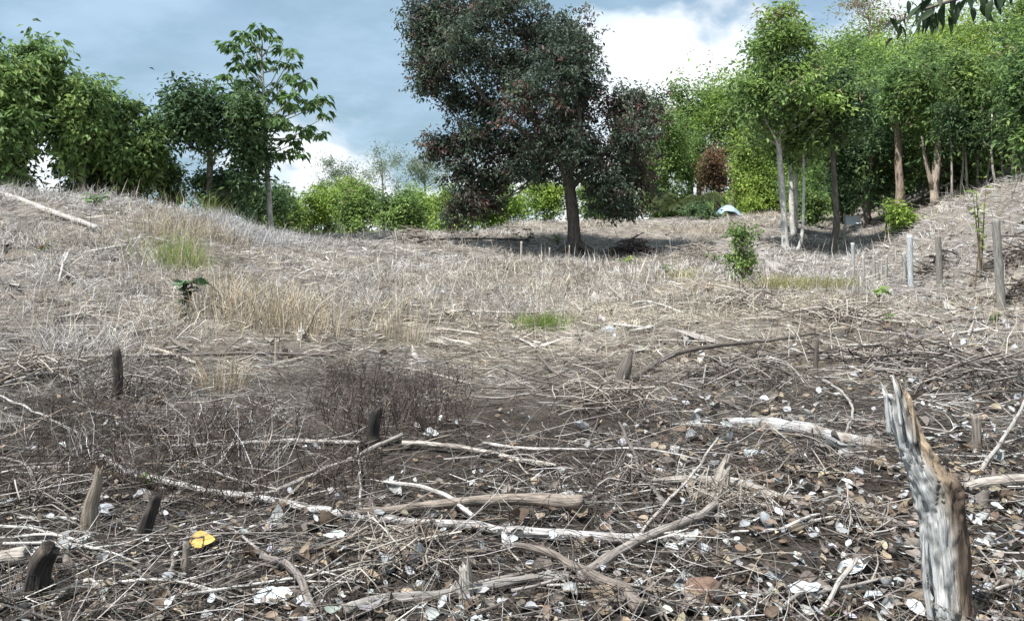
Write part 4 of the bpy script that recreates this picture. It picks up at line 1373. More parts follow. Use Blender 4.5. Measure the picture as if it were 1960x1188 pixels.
def all_sticks():
    S = stick
    S('log', 'long straight pale pole lying on the brow at the upper left', 'log', [(-60, 350), (0, 374), (90, 408), (187, 447)], .085, .05, (.46, .43, .38), 501, wig=.01)
    S('long_log', 'long pale thin trunk lying diagonally across the centre foreground', 'log',
      [(195, 880), (270, 915), (390, 950), (520, 975), (700, 996), (860, 1015), (1000, 1032), (1130, 1043), (1250, 1045), (1345, 1035)], .015, .026, (.42, .40, .38), 502, lift=[.01] * 10, knot=.45)
    S('log', 'short thick brown log with bark behind the long pale trunk', 'log', [(690, 995), (800, 992), (930, 990), (1040, 992), (1115, 990)], .020, .036, (.27, .21, .155), 503, lift=[.03, .04, .05, .06, .06])
    S('fallen_branch', 'straight grey branch slanting from bottom centre up to the broken bark stump', 'branch', [(1110, 1128), (1180, 1085), (1260, 1045), (1335, 1015), (1372, 990)], .023, .018, (.28, .24, .2), 504, lift=[.03, .04, .05, .05, .06])
    S('fallen_branch', 'dark bent branch with a thick pale broken end at the bottom centre', 'branch', [(985, 1072), (1030, 1080), (1090, 1108), (1150, 1130), (1195, 1150), (1225, 1185)], .012, .028, (.2, .155, .12), 505, lift=[.06, .06, .05, .03, .02, .02])
    S('log', 'thick silver-white log lying left of the big broken stump', 'log', [(1385, 815), (1450, 818), (1520, 830), (1590, 845), (1650, 858), (1690, 862)], .042, .054, (.46, .46, .45), 506, lift=[-.02, -.01, .0, -.01, -.01, -.03], sides=16, rough=.22, colfn=blotch)
    S('log', 'grey log half hidden behind the broken bark stump', 'log', [(1225, 935), (1300, 938), (1380, 945), (1450, 958), (1525, 975)], .022, .030, (.33, .29, .24), 507, lift=[.0, .03, .04, .03, 0])
    S('fallen_branch', 'pale horizontal stick behind the thin trunk, left of centre', 'branch', [(330, 862), (450, 858), (560, 856), (700, 858)], .012, .016, (.42, .38, .33), 508, lift=[.02, .02, .02, .02], side=2)
    S('fallen_branch', 'grey stick running right from the dark burnt stump', 'branch', [(770, 862), (860, 868), (950, 882), (1065, 905)], .018, .014, (.40, .35, .29), 509, lift=[.03, .03, .03, .02], side=2)
    S('fallen_branch', 'long thin pale stick across the centre, above the brown log', 'branch', [(925, 865), (1020, 874), (1150, 878), (1250, 876), (1350, 895)], .011, .007, (.45, .42, .38), 510, lift=[.04, .05, .05, .05, .02])
    S('fallen_branch', 'thin slanting stick propped over the long trunk left of centre', 'branch', [(470, 975), (560, 945), (660, 900), (770, 850)], .010, .014, (.34, .3, .25), 511, lift=[.03, .04, .04, .06])
    S('fallen_branch', 'pale stick leaning against the brown log', 'branch', [(735, 945), (800, 962), (860, 985), (905, 1010)], .010, .013, (.46, .43, .39), 512, lift=[.06, .08, .08, .05])
    S('fallen_branch', 'long dark arching branch at the upper edge of the right litter', 'branch', [(1215, 730), (1290, 702), (1390, 682), (1480, 668), (1560, 655)], .032, .016, (.14, .115, .095), 513, lift=[.02, .08, .10, .1, .1], side=4)
    S('fallen_branch', 'second dark branch just under the arching one at right', 'branch', [(1330, 725), (1420, 700), (1520, 690), (1640, 680)], .022, .014, (.13, .11, .09), 514, lift=[.02, .05, .06, .05], side=2)
    S('fallen_branch', 'grey horizontal branch in the right litter, upper of two', 'branch', [(1610, 696), (1700, 704), (1800, 712), (1890, 716), (1975, 718)], .022, .03, (.27, .23, .19), 515, lift=[.05, .06, .08, .1, .1], side=5)
    S('fallen_branch', 'grey horizontal branch in the right litter, lower of two', 'branch', [(1640, 722), (1740, 726), (1850, 728), (1980, 736)], .024, .018, (.22, .185, .15), 516, lift=[.03, .06, .08, .06], side=4)
    S('fallen_branch', 'curved pale branch rising at the right edge beside the big stump', 'branch', [(1858, 935), (1890, 905), (1925, 875), (1965, 820)], .015, .010, (.36, .33, .29), 517, lift=[.02, .06, .14, .22])
    S('fallen_branch', 'pale branch end at the right edge behind the big stump', 'branch', [(1850, 945), (1905, 945), (1990, 942)], .03, .036, (.40, .34, .28), 518, lift=[.01, .03, .04])
    S('log', 'grey splintered log at the bottom edge, left of centre', 'log', [(660, 1185), (730, 1168), (800, 1160), (890, 1150), (1000, 1128), (1090, 1118)], .022, .018, (.28, .26, .23), 519, lift=[.02] * 6, rough=.2)
    S('log', 'pale log stub at the lower left edge', 'log', [(-40, 1094), (10, 1090), (50, 1084)], .03, .034, (.42, .36, .29), 520, lift=[.02, .03, .03])
    S('fallen_branch', 'dark bent branch left of the white leaf at the bottom', 'branch', [(500, 1090), (540, 1105), (575, 1140), (600, 1185)], .013, .018, (.24, .2, .17), 521, lift=[.05, .06, .04, .02])
    S('fallen_branch', 'pale crooked branch in the dry brush at the left edge, upper one', 'branch', [(30, 712), (110, 700), (200, 690), (330, 690)], .014, .020, (.36, .33, .29), 522, lift=[.04, .06, .05, .02], side=5)
    S('fallen_branch', 'dark branch along the foot of the left slope', 'branch', [(300, 688), (400, 692), (500, 690), (640, 686)], .022, .016, (.15, .12, .10), 523, lift=[.03, .05, .05, .03], side=4)
    S('fallen_branch', 'tan broken branch lying across the foot of the left slope', 'branch', [(285, 680), (330, 690), (375, 702)], .022, .015, (.42, .35, .26), 524, lift=[.06, .05, .03])
    S('fallen_branch', 'pale crooked branch in the dry brush at the left edge, lower one', 'branch', [(10, 745), (60, 733), (110, 730), (140, 742)], .014, .012, (.45, .42, .38), 525, lift=[.03, .06, .06, .03], side=3)
    S('fallen_branch', 'slender pale stick coming in from the left edge', 'branch', [(-20, 762), (30, 785), (90, 812), (150, 835)], .010, .007, (.38, .36, .33), 526, lift=[.06, .05, .04, .02], side=2)
    S('fallen_branch', 'grey stick left of the pale curved stump', 'branch', [(-10, 905), (40, 915), (75, 950), (90, 965)], .010, .008, (.2, .17, .14), 527, lift=[.08, .08, .05, .02])
    S('fallen_branch', 'dark forked branch near the field centre, above the weeds', 'branch', [(960, 715), (1010, 735), (1060, 742), (1120, 745)], .013, .009, (.13, .105, .085), 528, lift=[.06, .05, .03, .02], side=3)
    S('fallen_branch', 'dark bent branch left of the leaning grey stump', 'branch', [(1030, 705), (1060, 722), (1105, 735)], .017, .011, (.15, .12, .1), 529, lift=[.12, .05, .02], side=2)
    S('fallen_branch', 'dark thin branch lying under the leaning grey stump', 'branch', [(900, 748), (1000, 750), (1110, 748), (1190, 745)], .012, .009, (.14, .115, .095), 530, lift=[.03, .03, .03, .03], side=2)
    S('fallen_branch', 'tan stick lying in the dry field behind the weeds', 'branch', [(835, 637), (880, 642), (925, 648)], .024, .02, (.46, .39, .3), 531, lift=[.03] * 3)
    S('fallen_branch', 'pale stick lying right of the tan one in the field', 'branch', [(965, 655), (1000, 660), (1035, 664)], .022, .018, (.48, .44, .38), 532, lift=[.03] * 3)
    S('fallen_branch', 'white bowed stick on the field right of centre', 'branch', [(1212, 592), (1240, 590), (1280, 598), (1310, 606)], .024, .015, (.5, .47, .42), 533, lift=[.08, .1, .07, .04])
    S('fallen_branch', 'long thin pale stick lying across the field behind the green patch', 'branch', [(880, 606), (960, 608), (1040, 608), (1130, 600)], .016, .012, (.45, .41, .35), 534, lift=[.08] * 4)
    S('fallen_branch', 'grey stick on the ground below the arching dark branch', 'branch', [(1470, 625), (1540, 612), (1600, 608)], .02, .014, (.3, .26, .21), 535, lift=[.06] * 3, side=3)
    S('fallen_branch', 'bent pale branch in front of the silver log', 'branch', [(1575, 742), (1610, 765), (1632, 800), (1618, 840)], .013, .009, (.34, .31, .27), 536, lift=[.06, .06, .05, .03])
    S('fallen_branch', 'dark branch standing off the ground right of centre', 'branch', [(1185, 850), (1205, 885), (1230, 930), (1275, 975)], .010, .013, (.14, .115, .1), 537, lift=[.14, .1, .05, .02])
    S('fallen_branch', 'thin pale stick slanting up from the soil clod to the bark stump', 'branch', [(1225, 1040), (1280, 985), (1330, 945), (1375, 905)], .008, .007, (.40, .36, .31), 538, lift=[.03, .08, .12, .2])
    S('fallen_branch', 'thin pale stick at the bottom right in front of the big stump', 'branch', [(1570, 1185), (1605, 1150), (1640, 1115)], .010, .008, (.47, .44, .38), 539, lift=[.02, .06, .1])
    S('fallen_branch', 'thin tan stick crossing the litter left of the big stump', 'branch', [(1600, 980), (1680, 1010), (1740, 1030)], .010, .008, (.38, .32, .25), 540, lift=[.04, .05, .04], side=2)
    S('fallen_branch', 'crooked pale branch in the lower left corner', 'branch', [(95, 1175), (140, 1140), (180, 1130), (200, 1160)], .011, .008, (.40, .37, .32), 541, lift=[.01, .03, .03, .01])
    S('fallen_branch', 'arched grey root in the bottom left foreground', 'branch', [(265, 1165), (300, 1140), (325, 1120), (330, 1085)], .012, .007, (.25, .21, .17), 542, lift=[.01, .02, .03, .05])
    S('fallen_branch', 'thin pale vertical-leaning stick beside the slanting one', 'branch', [(690, 975), (690, 930), (685, 870)], .007, .006, (.5, .48, .44), 543, lift=[.02, .04, .05])
    S('fallen_branch', 'pale stick behind the hollow of the right litter', 'branch', [(1640, 640), (1720, 652), (1800, 668), (1880, 690)], .018, .012, (.33, .29, .24), 544, lift=[.05, .06, .05, .03], side=4)
    S('fallen_branch', 'pale crooked stick lying on the left slope', 'branch', [(130, 500), (120, 520), (112, 548)], .02, .014, (.5, .47, .43), 545, lift=[.1, .08, .05])
    S('fallen_branch', 'dark branch lying over the shadow edge left of the big tree', 'branch', [(800, 470), (850, 463), (930, 462), (1010, 466)], .045, .03, (.12, .1, .085), 546, lift=[.05, .08, .08, .05], side=4)
    S('fallen_branch', 'grey stick standing out of the field right of centre', 'branch', [(1165, 560), (1180, 572), (1200, 585)], .03, .02, (.3, .26, .21), 547, lift=[.12, .06, .03])
    # medium sticks strewn about
    rng = np.random.default_rng(560)
    zn = [('left foreground', -20, 640), ('centre foreground', 640, 1320), ('right foreground', 1320, 1980)]
    for k in range(190):
        z, a, b = zn[k % 3]
        px = rng.uniform(a, b); py = rng.uniform(690, 1175)
        p = P(px, py)
        an = rng.uniform(-.6, .6) if rng.random() < .6 else rng.uniform(0, 6.28)
        L = rng.uniform(.25, .85)
        r = rng.uniform(.003, .008)
        tone, col = [('pale', (.42, .405, .38)), ('grey', (.28, .26, .24)), ('brown', (.17, .145, .12)), ('dark', (.075, .065, .058))][int(rng.choice(4, p=[.3, .35, .2, .15]))]
        dv = np.array([math.cos(an), math.sin(an), 0]) * L / 2
        nv = np.array([-dv[1], dv[0], 0]) * rng.normal() * .09
        q = [p - dv, p - dv * .3 + nv, p + dv * .35 + nv * .8, p + dv]
        for w in q:
            w[2] = gz(w[0], w[1]) + r + rng.uniform(.005, .05)
        mb = MB(); tube(mb, q, [r, r * .95, r * .8, r * .5], 6, .04, .12, 600 + k, col, knot=.2)
        if rng.random() < .5:
            e = q[2] + np.array([dv[0] * .5 - dv[1] * .5, dv[1] * .5 + dv[0] * .5, .05])
            tube(mb, [q[1] * .3 + q[2] * .7, (q[2] + e) / 2 + rng.normal(size=3) * .01, e], [r * .55, r * .5, r * .25], 5, .05, .08, k, col)
        o = mb.build('stick', M_TWIG, None, True, loc=p)
        tag(o, 'thin %s stick lying loose in the %s litter' % (tone, z), 'stick', 'loose sticks in the ' + z)


all_sticks()


def stump(name, label, d, nodes, col, seed, jag=.05, sides=14, rough=.2, knot=.35, roots=3, colfn=None, mat=None, cat='stump'):
    """nodes: [(px,py,radius m)] foot to top at depth d; first py None = on the ground"""
    pts, rad = [], []
    for (px, py, r) in nodes:
        x = (px - 980) * d / F
        pts.append(np.array([x, d, gz(x, d) - .06]) if py is None else W(px, py, d)); rad.append(r)
    base = pts[0]
    col = grey(col, .3)
    root = thing(name, label, cat, base)
    mb = MB(); tube(mb, pts, rad, sides, .02, rough, seed, col, knot=knot, jag=jag, colfn=colfn)
    mb.build('trunk', mat or M_WOOD, root, True).location = -Vector(base)
    rng = np.random.default_rng(seed)
    for k in range(roots):
        a = rng.uniform(0, 6.28)
        e = base + np.array([math.cos(a), math.sin(a), 0]) * rad[0] * rng.uniform(2.2, 3.4)
        e[2] = gz(e[0], e[1]) - .02
        s = base + np.array([0, 0, .06 + rad[0] * .8])
        m = (s + e) / 2 + np.array([0, 0, rad[0] * .3])
        m2 = MB(); tube(m2, [s, m, e], [rad[0] * .6, rad[0] * .45, rad[0] * .2], 8, .03, .15, seed + k, col)
        m2.build('root', mat or M_WOOD, root, True).location = -Vector(base)
    return root


def all_stumps():
    stump('tree_stump', 'dark upright stump in the dry brush at left', 6.75, [(224, None, .045), (226, 725, .042), (224, 690, .036), (222, 670, .03)], (.06, .05, .043), 701)
    stump('tree_stump', 'black burnt stump among the dark weeds left of centre', 5.35, [(712, None, .055), (715, 825, .046), (720, 795, .042), (724, 778, .036)], CHAR, 702, jag=.05)
    stump('tree_stump', 'leaning grey pointed stump in the centre of the cleared ground', 7.3, [(1186, None, .07), (1192, 715, .066), (1202, 690, .045), (1210, 670, .015)], (.15, .13, .112), 703)
    stump('tree_stump', 'splintered stump with hanging bark strips right of centre', 4.35, [(1372, None, .055), (1378, 940, .05), (1384, 905, .035), (1392, 884, .02)], (.33, .29, .24), 704, jag=.08, rough=.3)
    stump('tree_stump', 'curved pale tan stump at the lower left', 3.85, [(170, None, .036), (174, 1010, .042), (176, 965, .03), (186, 925, .024), (190, 898, .016)], (.24, .19, .135), 705, jag=.04, rough=.3, roots=2)
    stump('tree_stump', 'dark twisted stump right of the pale curved one', 3.7, [(282, None, .05), (272, 1040, .04), (284, 990, .032), (300, 945, .022)], (.045, .038, .033), 706, jag=.02, roots=2)
    stump('tree_stump', 'black rotten stump in the bottom left corner', 3.15, [(60, None, .05), (68, 1140, .042), (78, 1085, .036), (98, 1050, .034)], (.035, .03, .027), 707, jag=.04, rough=.35)
    stump('tree_stump', 'short splintered grey stump at the bottom edge left of centre', 3.2, [(892, None, .034), (893, 1120, .03), (890, 1082, .02)], (.36, .33, .29), 708, jag=.05, roots=2, rough=.3)
    stump('tree_stump', 'small grey-brown stub behind the big broken stump', 5.2, [(1868, None, .035), (1870, 840, .032), (1869, 795, .028)], (.25, .21, .17), 709, jag=.02, roots=1)
    stump('tree_stump', 'low grey stump with spread roots near the white trunks', 20.5, [(1476, None, .22), (1476, 515, .18), (1476, 502, .15)], (.33, .3, .27), 710, jag=.12, roots=5)
    stump('tree_stump', 'thin short stake stub in the left foreground beside the yellow leaf', 3.4, [(358, None, .016), (357, 1070, .015), (356, 1040, .012)], (.2, .165, .13), 711, jag=.02, roots=0)
    stump('tree_stump', 'dry brown stub in the field left of the grey pointed stump', 12.0, [(1165, None, .04), (1168, 590, .035)], (.3, .24, .17), 712, jag=.05, roots=2)
    stump('tree_stump', 'dark stub half way up the left slope, left of the green grass', 15.0, [(102, None, .07), (103, 470, .05), (103, 458, .035)], (.15, .125, .1), 713, jag=.05, roots=2)
    stump('tree_stump', 'dark stub near the foot of the left slope, beside the tan grass', 8.6, [(548, None, .05), (546, 680, .035), (545, 665, .03)], (.09, .075, .065), 714, jag=.05, roots=2)
    stump('tree_stump', 'small grey stub in the middle litter beside the leaning stump', 7.6, [(1562, None, .03), (1562, 690, .022), (1565, 650, .012)], (.13, .11, .09), 715, jag=.06, roots=2, rough=.3)


all_stumps()


def hero_stump():
    d = 3.0
    base = np.array([(1818 - 980) * d / F, d, gz((1818 - 980) * d / F, d) - .04])
    root = thing('broken_stump', 'tall broken silver-grey stump with jagged top at the right foreground', 'stump', base)
    prof = [(1215, 1826, .076), (1120, 1815, .071), (1040, 1806, .073), (965, 1798, .081), (915, 1781, .079), (880, 1760, .066), (830, 1738, .060), (790, 1726, .053), (758, 1718, .046)]
    pts = [W(x, y, d) for (y, x, r) in prof]
    zz = np.array([p[2] for p in pts]); xx = np.array([p[0] for p in pts]); rr = np.array([p[2] for p in prof]) * .88

    def local(V):
        cx = np.interp(V[:, 2], zz, xx); r = np.interp(V[:, 2], zz, rr)
        return cx, r, (V[:, 0] - cx) / r

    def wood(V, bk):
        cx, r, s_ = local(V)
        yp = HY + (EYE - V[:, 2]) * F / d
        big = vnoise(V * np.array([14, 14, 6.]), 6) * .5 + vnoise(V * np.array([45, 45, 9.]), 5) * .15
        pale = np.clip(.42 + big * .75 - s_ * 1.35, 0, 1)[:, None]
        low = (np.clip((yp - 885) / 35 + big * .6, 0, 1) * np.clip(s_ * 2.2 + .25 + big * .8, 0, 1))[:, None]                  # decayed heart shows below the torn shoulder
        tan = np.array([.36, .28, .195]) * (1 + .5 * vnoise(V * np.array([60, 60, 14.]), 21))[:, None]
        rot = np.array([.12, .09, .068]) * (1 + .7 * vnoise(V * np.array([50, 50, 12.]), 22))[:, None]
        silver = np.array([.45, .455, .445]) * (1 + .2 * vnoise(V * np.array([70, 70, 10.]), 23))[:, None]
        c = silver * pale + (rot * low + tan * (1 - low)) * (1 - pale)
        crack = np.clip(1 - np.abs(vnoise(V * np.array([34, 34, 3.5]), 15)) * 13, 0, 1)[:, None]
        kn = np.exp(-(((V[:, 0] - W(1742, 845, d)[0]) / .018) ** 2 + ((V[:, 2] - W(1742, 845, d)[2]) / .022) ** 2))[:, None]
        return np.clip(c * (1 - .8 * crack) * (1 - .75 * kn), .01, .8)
    mb = MB(); tube(mb, pts, rr, 56, .009, .2, 31, SILVER, knot=.35, jag=.12)
    V = mb.V[0].astype(float)
    cx, r, s_ = local(V)
    dv = np.stack([V[:, 0] - cx, V[:, 1] - d, 0 * cx], -1); dv = norm(dv)
    yp = HY + (EYE - V[:, 2]) * F / d
    fis = np.clip(1 - np.abs(vnoise(V * np.array([34, 34, 3.5]), 15)) * 6, 0, 1) * .014
    fis = fis + .010 * vnoise(V * np.array([55, 55, 8.]), 24) + .007 * vnoise(V * np.array([120, 120, 25.]), 25)
    # torn shoulder: the right side stands proud below, is broken away above
    sh = np.clip((s_ - .05) * 2, 0, 1) * np.where(yp > 905, .016, -.012)
    V = V + dv * (sh - fis)[:, None]
    mb.V[0] = V.astype(np.float32)
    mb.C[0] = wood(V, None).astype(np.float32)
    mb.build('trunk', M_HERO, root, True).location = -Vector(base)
    rng = np.random.default_rng(5)
    for k, (a, b, r) in enumerate([((1702, 830), (1697, 752), .009), ((1725, 815), (1716, 745), .008), ((1752, 850), (1746, 770), .007), ((1808, 960), (1795, 888), .013),
                                   ((1838, 985), (1826, 912), .010), ((1782, 1190), (1768, 1010), .012), ((1850, 1180), (1845, 1040), .012), ((1822, 940), (1818, 896), .007)]):
        A = W(*a, d - .055); B = W(*b, d - .04)
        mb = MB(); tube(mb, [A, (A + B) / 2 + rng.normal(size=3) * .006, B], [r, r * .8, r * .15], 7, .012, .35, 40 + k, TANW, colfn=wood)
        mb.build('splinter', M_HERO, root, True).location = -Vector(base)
    for k, a in enumerate((.4, 2.0)):
        e = base + np.array([math.cos(a), math.sin(a), 0]) * .2; e[2] = gz(e[0], e[1]) - .01
        s = base + np.array([0, 0, .1])
        mb = MB(); tube(mb, [s, (s + e) / 2 + np.array([0, 0, .02]), e], [.045, .035, .014], 9, .03, .2, 60 + k, (.2, .16, .12))
        mb.build('root', M_HERO, root, True).location = -Vector(base)


hero_stump()


# ------------------------------------------------------------------ fence posts and stakes
def post(label, pxb, pyb, pxt, pyt, r, col, seed, group='old fence posts along the right gully', name='fence_post'):
    p = P(pxb, pyb)
    t = W(pxt, pyt, p[1])
    b = p - (t - p) * .08
    mb = MB(); tube(mb, [b, (b + t) / 2 + np.random.default_rng(seed).normal(size=3) * .008, t], [r * 1.05, r, r * .95], 12, .06, .09, seed, col, knot=.12, jag=.02)
    o = mb.build(name, M_POST, None, True, loc=p)
    return tag(o, label, 'post' if name == 'fence_post' else 'stake', group)


post('tall thick grey fence post nearest the camera, at the right', 1917, 592, 1906, 418, .062, (.26, .25, .225), 801)
post('grey weathered fence post, second nearest', 1800, 556, 1795, 449, .060, (.24, .225, .2), 802)
post('bright bluish-white fence post, third from the right', 1744, 550, 1741, 450, .058, (.48, .51, .52), 803)
post('short pale fence post close left of the bluish-white one', 1732, 540, 1730, 483, .04, (.36, .36, .34), 804)
post('short thin fence post fifth from the right', 1696, 540, 1697, 488, .035, (.34, .33, .3), 805)
post('short thin fence post sixth from the right', 1673, 540, 1672, 488, .035, (.34, .33, .3), 806)
post('thin grey fence post seventh from the right', 1653, 545, 1652, 490, .03, (.4, .38, .34), 807)
post('pale blue-grey fence post below the hung sheet', 1635, 514, 1632, 465, .05, (.42, .44, .44), 808)
post('small far fence post left of the hung sheet', 1617, 465, 1616, 432, .04, (.45, .42, .36), 809)
post('small far tan stake beside the dark leaning trunk', 1607, 455, 1606, 420, .035, (.4, .34, .26), 810)
post('pale thin stake standing in the shade of the big tree', 998, 507, 998, 462, .03, (.5, .46, .4), 811, None, 'stake')
post('thin pale stake in front of the big trunk', 1091, 512, 1090, 470, .02, (.4, .36, .3), 812, None, 'stake')
post('thin stake in the shade midway between the pale stake and the trunk', 1052, 500, 1052, 474, .025, (.42, .38, .32), 813, None, 'stake')
post('short dark stake in the field right of the sapling', 1518, 566, 1517, 545, .03, (.14, .12, .1), 814, None, 'stake')


# ------------------------------------------------------------------ small living plants
def leafy_plant(name, label, cat, px, py, h_px, nst, L, pal, seed, spread=.5, nl=7, aspect=.5, stemcol=(.16, .12, .08), mat=M_LEAF):
    rng = np.random.default_rng(seed)
    b = P(px, py); d = b[1]
    H = h_px * d / F
    root = thing(name, label, cat, b)
    for k in range(nst):
        e = np.array([rng.normal() * spread * H * .5, rng.normal() * spread * H * .5, H * rng.uniform(.6, 1.0)])
        m = e * .5 + np.array([0, 0, H * .06])
        mb = MB(); tube(mb, [np.zeros(3), m, e], [min(.012 * H + .003, .014), min(.010 * H + .002, .011), .003], 5, .08, .05, k, stemcol)
        st = mb.build('stem', M_TWIG, root, True)
        p, _ = spline([np.zeros(3), m, e], [1, 1, 1], H * .03)
        c = p[rng.integers(len(p) // 3, len(p), nl)]
        a = rng.uniform(0, 6.28, nl)
        ax = np.stack([np.cos(a), np.sin(a), rng.uniform(-.5, .5, nl)], -1)
        nr = np.stack([rng.normal(size=nl) * .3, rng.normal(size=nl) * .3, np.ones(nl)], -1)
        cols = np.clip(pick(pal, nl, .15, rng), .01, .6)
        ls = L * rng.uniform(.6, 1.15, nl)
        if L * F / d > 22:
            for q in range(nl):                                  # leaves large enough to pick apart
                lm = MB()
                v, f, cc = leaf_geo(np.random.default_rng(seed * 31 + k * 17 + q), ls[q], ls[q] * aspect, .25, -.2, cols[q], 5, 2, .05)
                lm.add(v + np.array([ls[q] * .45, 0, 0]), None, f, cc)
                o = lm.build('leaf', mat, st, True)
                o.location = Vector(c[q]); o.rotation_euler = (rng.normal() * .3, rng.uniform(-.5, .6), a[q])
        else:
            lm = MB(); leaves(lm, c, ax, nr, ls, ls * aspect, cols, .15, .15)
            lm.build('leaves', mat, st)
    return root


def sapling():
    d = 16.2
    rng = np.random.default_rng(12)
    bl = auto_blobs(rng, (1384, 414, 1460, 532), 14, d, .36)
    make_tree('sapling', 'small bushy green sapling with a thin bare stem in the field', 'sapling', d, [(1420, 440, .008), (1420, 500, .014), (1424, None, .02)], bl, 210, 9, .085, MIDLIME, 12, cr=.09, bcol=(.16, .13, .1), step=.1)


sapling()
PLANT = [(3, (.06, .13, .035)), (2, (.10, .19, .045)), (1, (.16, .25, .07))]
leafy_plant('broadleaf_plant', 'dark broad-leaved plant in the dry grass of the left slope', 'plant', 362, 600, 75, 4, .24, [(3, (.03, .075, .03)), (1, (.12, .2, .1)), (1, (.07, .04, .03))], 901, .35, 4, .7)
leafy_plant('broadleaf_plant', 'small dark leaf tuft just below the broad-leaved plant on the left slope', 'plant', 360, 612, 25, 3, .13, [(3, (.03, .075, .03))], 902, .5, 3, .6)
leafy_plant('broadleaf_plant', 'single fresh green fan leaf plant at the edge of the right litter', 'plant', 1684, 590, 40, 2, .24, [(2, (.22, .32, .1)), (1, (.1, .18, .05))], 903, .3, 3, .7)
leafy_plant('seedling', 'small green seedling below the fan leaf plant', 'plant', 1702, 628, 42, 3, .10, PLANT, 904, .4, 5)
leafy_plant('seedling', 'bright green shoots in the shade right of the big trunk', 'plant', 1203, 508, 22, 4, .2, LIME, 905, .7, 7)
leafy_plant('seedling', 'small green shoot at the right end of the tree shadow', 'plant', 1283, 528, 22, 2, .18, PLANT, 906, .4, 6)
leafy_plant('seedling', 'small green weed at the foot of the tall near post', 'plant', 1908, 622, 28, 4, .09, PLANT, 907, .6, 6)
leafy_plant('seedling', 'tiny red-tipped green seedling on the upper left slope', 'plant', 84, 482, 22, 3, .13, [(2, (.1, .18, .04)), (1, (.3, .12, .06))], 908, .4, 4)
leafy_plant('seedling', 'tiny green weed beside the long pale trunk at lower left', 'plant', 283, 932, 30, 5, .045, PLANT, 909, .6, 5)
leafy_plant('seedling', 'tiny green sprout above the pale curved stump', 'plant', 212, 868, 18, 2, .05, PLANT, 910, .4, 4)
leafy_plant('seedling', 'blue-green leafy plant on the brow at left', 'plant', 180, 400, 36, 4, .24, [(2, (.1, .17, .08)), (1, (.16, .24, .12))], 911, .5, 7, .4)
leafy_plant('seedling', 'low green weeds left of the small bushy sapling', 'plant', 1370, 505, 24, 6, .13, PLANT, 912, .9, 7)
leafy_plant('seedling', 'green weeds in the grass at the foot of the big tree', 'plant', 1068, 470, 26, 5, .2, MIDLIME, 913, .8, 7)
leafy_plant('tall_weed', 'thin dark stalk right of the second fence post', 'plant', 1866, 556, 160, 1, .09, [(1, (.12, .10, .06))], 914, .15, 5)
leafy_plant('tall_weed', 'tall thin leafy green vine stalk between two right posts', 'plant', 1878, 530, 200, 3, .15, LIME, 915, .10, 22)
leafy_plant('seedling', 'bright green leaf tip at the bottom edge right of centre', 'plant', 1585, 1186, 14, 2, .05, [(1, (.12, .3, .04))], 916, .5, 3)
leafy_plant('seedling', 'dark fallen spray of leaves under the left of the big tree', 'plant', 1010, 468, 40, 4, .22, [(2, (.06, .07, .03)), (1, (.12, .07, .05))], 917, .5, 7)


# ------------------------------------------------------------------ tarpaulins, stones, brush heaps, the yellow leaf
def m_plain(name, col, rough=.5, noise=.2, scale=6):
    m, T, b, out = new_mat(name)
    tc = N(T, 'ShaderNodeTexCoord')
    _, f = col_noise(T, scale, 1 - noise, 1 + noise, tc.outputs['Object'], 6)
    c = N(T, 'ShaderNodeRGB'); c.outputs[0].default_value = (*col, 1)
    T.links.new(vmul(T, c.outputs[0], f), b.inputs['Base Color'])
    b.inputs['Roughness'].default_value = rough
    return m


M_TARP = m_plain('pale_blue_plastic', (.29, .40, .48), .4, .25, 3)


M_SHEET = m_plain('blue_white_sheet', (.80, .86, .90), .4, .08, 3)


def tarps():
    # humped sheet at the back of the field
    d = 38.5
    c = W(1398, 408, d); c[2] = gz(c[0], d)
    n = 22
    s = np.linspace(-1, 1, n); t = np.linspace(0, 1, n)
    S, T_ = np.meshgrid(s, t, indexing='ij')
    x = S * .62; y = (T_ - .5) * 1.4
    z = .6 * (1 - S ** 2) ** .7 * (1 - (2 * T_ - 1) ** 2 * .55) - S * .2 + .05 * vnoise(np.stack([S * 3, T_ * 3, S * 0], -1), 3)
    V = np.stack([x, y, z], -1).reshape(-1, 3)
    f = [[i * n + j, i * n + j + 1, (i + 1) * n + j + 1, (i + 1) * n + j] for i in range(n - 1) for j in range(n - 1)]
    o = MB().add(V, None, f).build('tarpaulin', M_TARP, None, True)
    o.location = Vector(c) - Vector((0, 0, .1))
    tag(o, 'pale blue tarpaulin humped over a heap beside the palm clump', 'tarpaulin')
    # sheet hung between sticks
    d = 31.0
    root = thing('hung_sheet', 'blue-white plastic sheet hung on sticks at the edge of the wood', 'sheet', W(1635, 440, d))
    b = np.array(root.location)
    A, B = W(1616, 412, d), W(1653, 408, d); C, D = W(1619, 432, d), W(1650, 427, d)
    n = 14
    s = np.linspace(0, 1, n)
    S, T_ = np.meshgrid(s, s, indexing='ij')
    top = A + (B - A) * S[..., None]; bot = C + (D - C) * S[..., None]
    V = top * (1 - T_[..., None]) + bot * T_[..., None]
    V[..., 1] += .18 * np.sin(T_ * math.pi) + .05 * np.sin(S * 9) * T_
    V[..., 2] -= .07 * np.sin(S * math.pi) * (1 - T_)
    f = [[i * n + j, i * n + j + 1, (i + 1) * n + j + 1, (i + 1) * n + j] for i in range(n - 1) for j in range(n - 1)]
    o = MB().add(V.reshape(-1, 3), None, f).build('cover', M_SHEET, root, True); o.location = -Vector(b)
    for k, q in enumerate((A, B)):
        g = np.array([q[0], q[1], gz(q[0], q[1]) - .1])
        mb = MB(); tube(mb, [g, (g + q) / 2 + [.02, 0, 0], q + [0, 0, .1]], [.03, .028, .025], 7, .15, .1, k, GREYW)
        mb.build('support', M_POST, root, True).location = -Vector(b)


tarps()


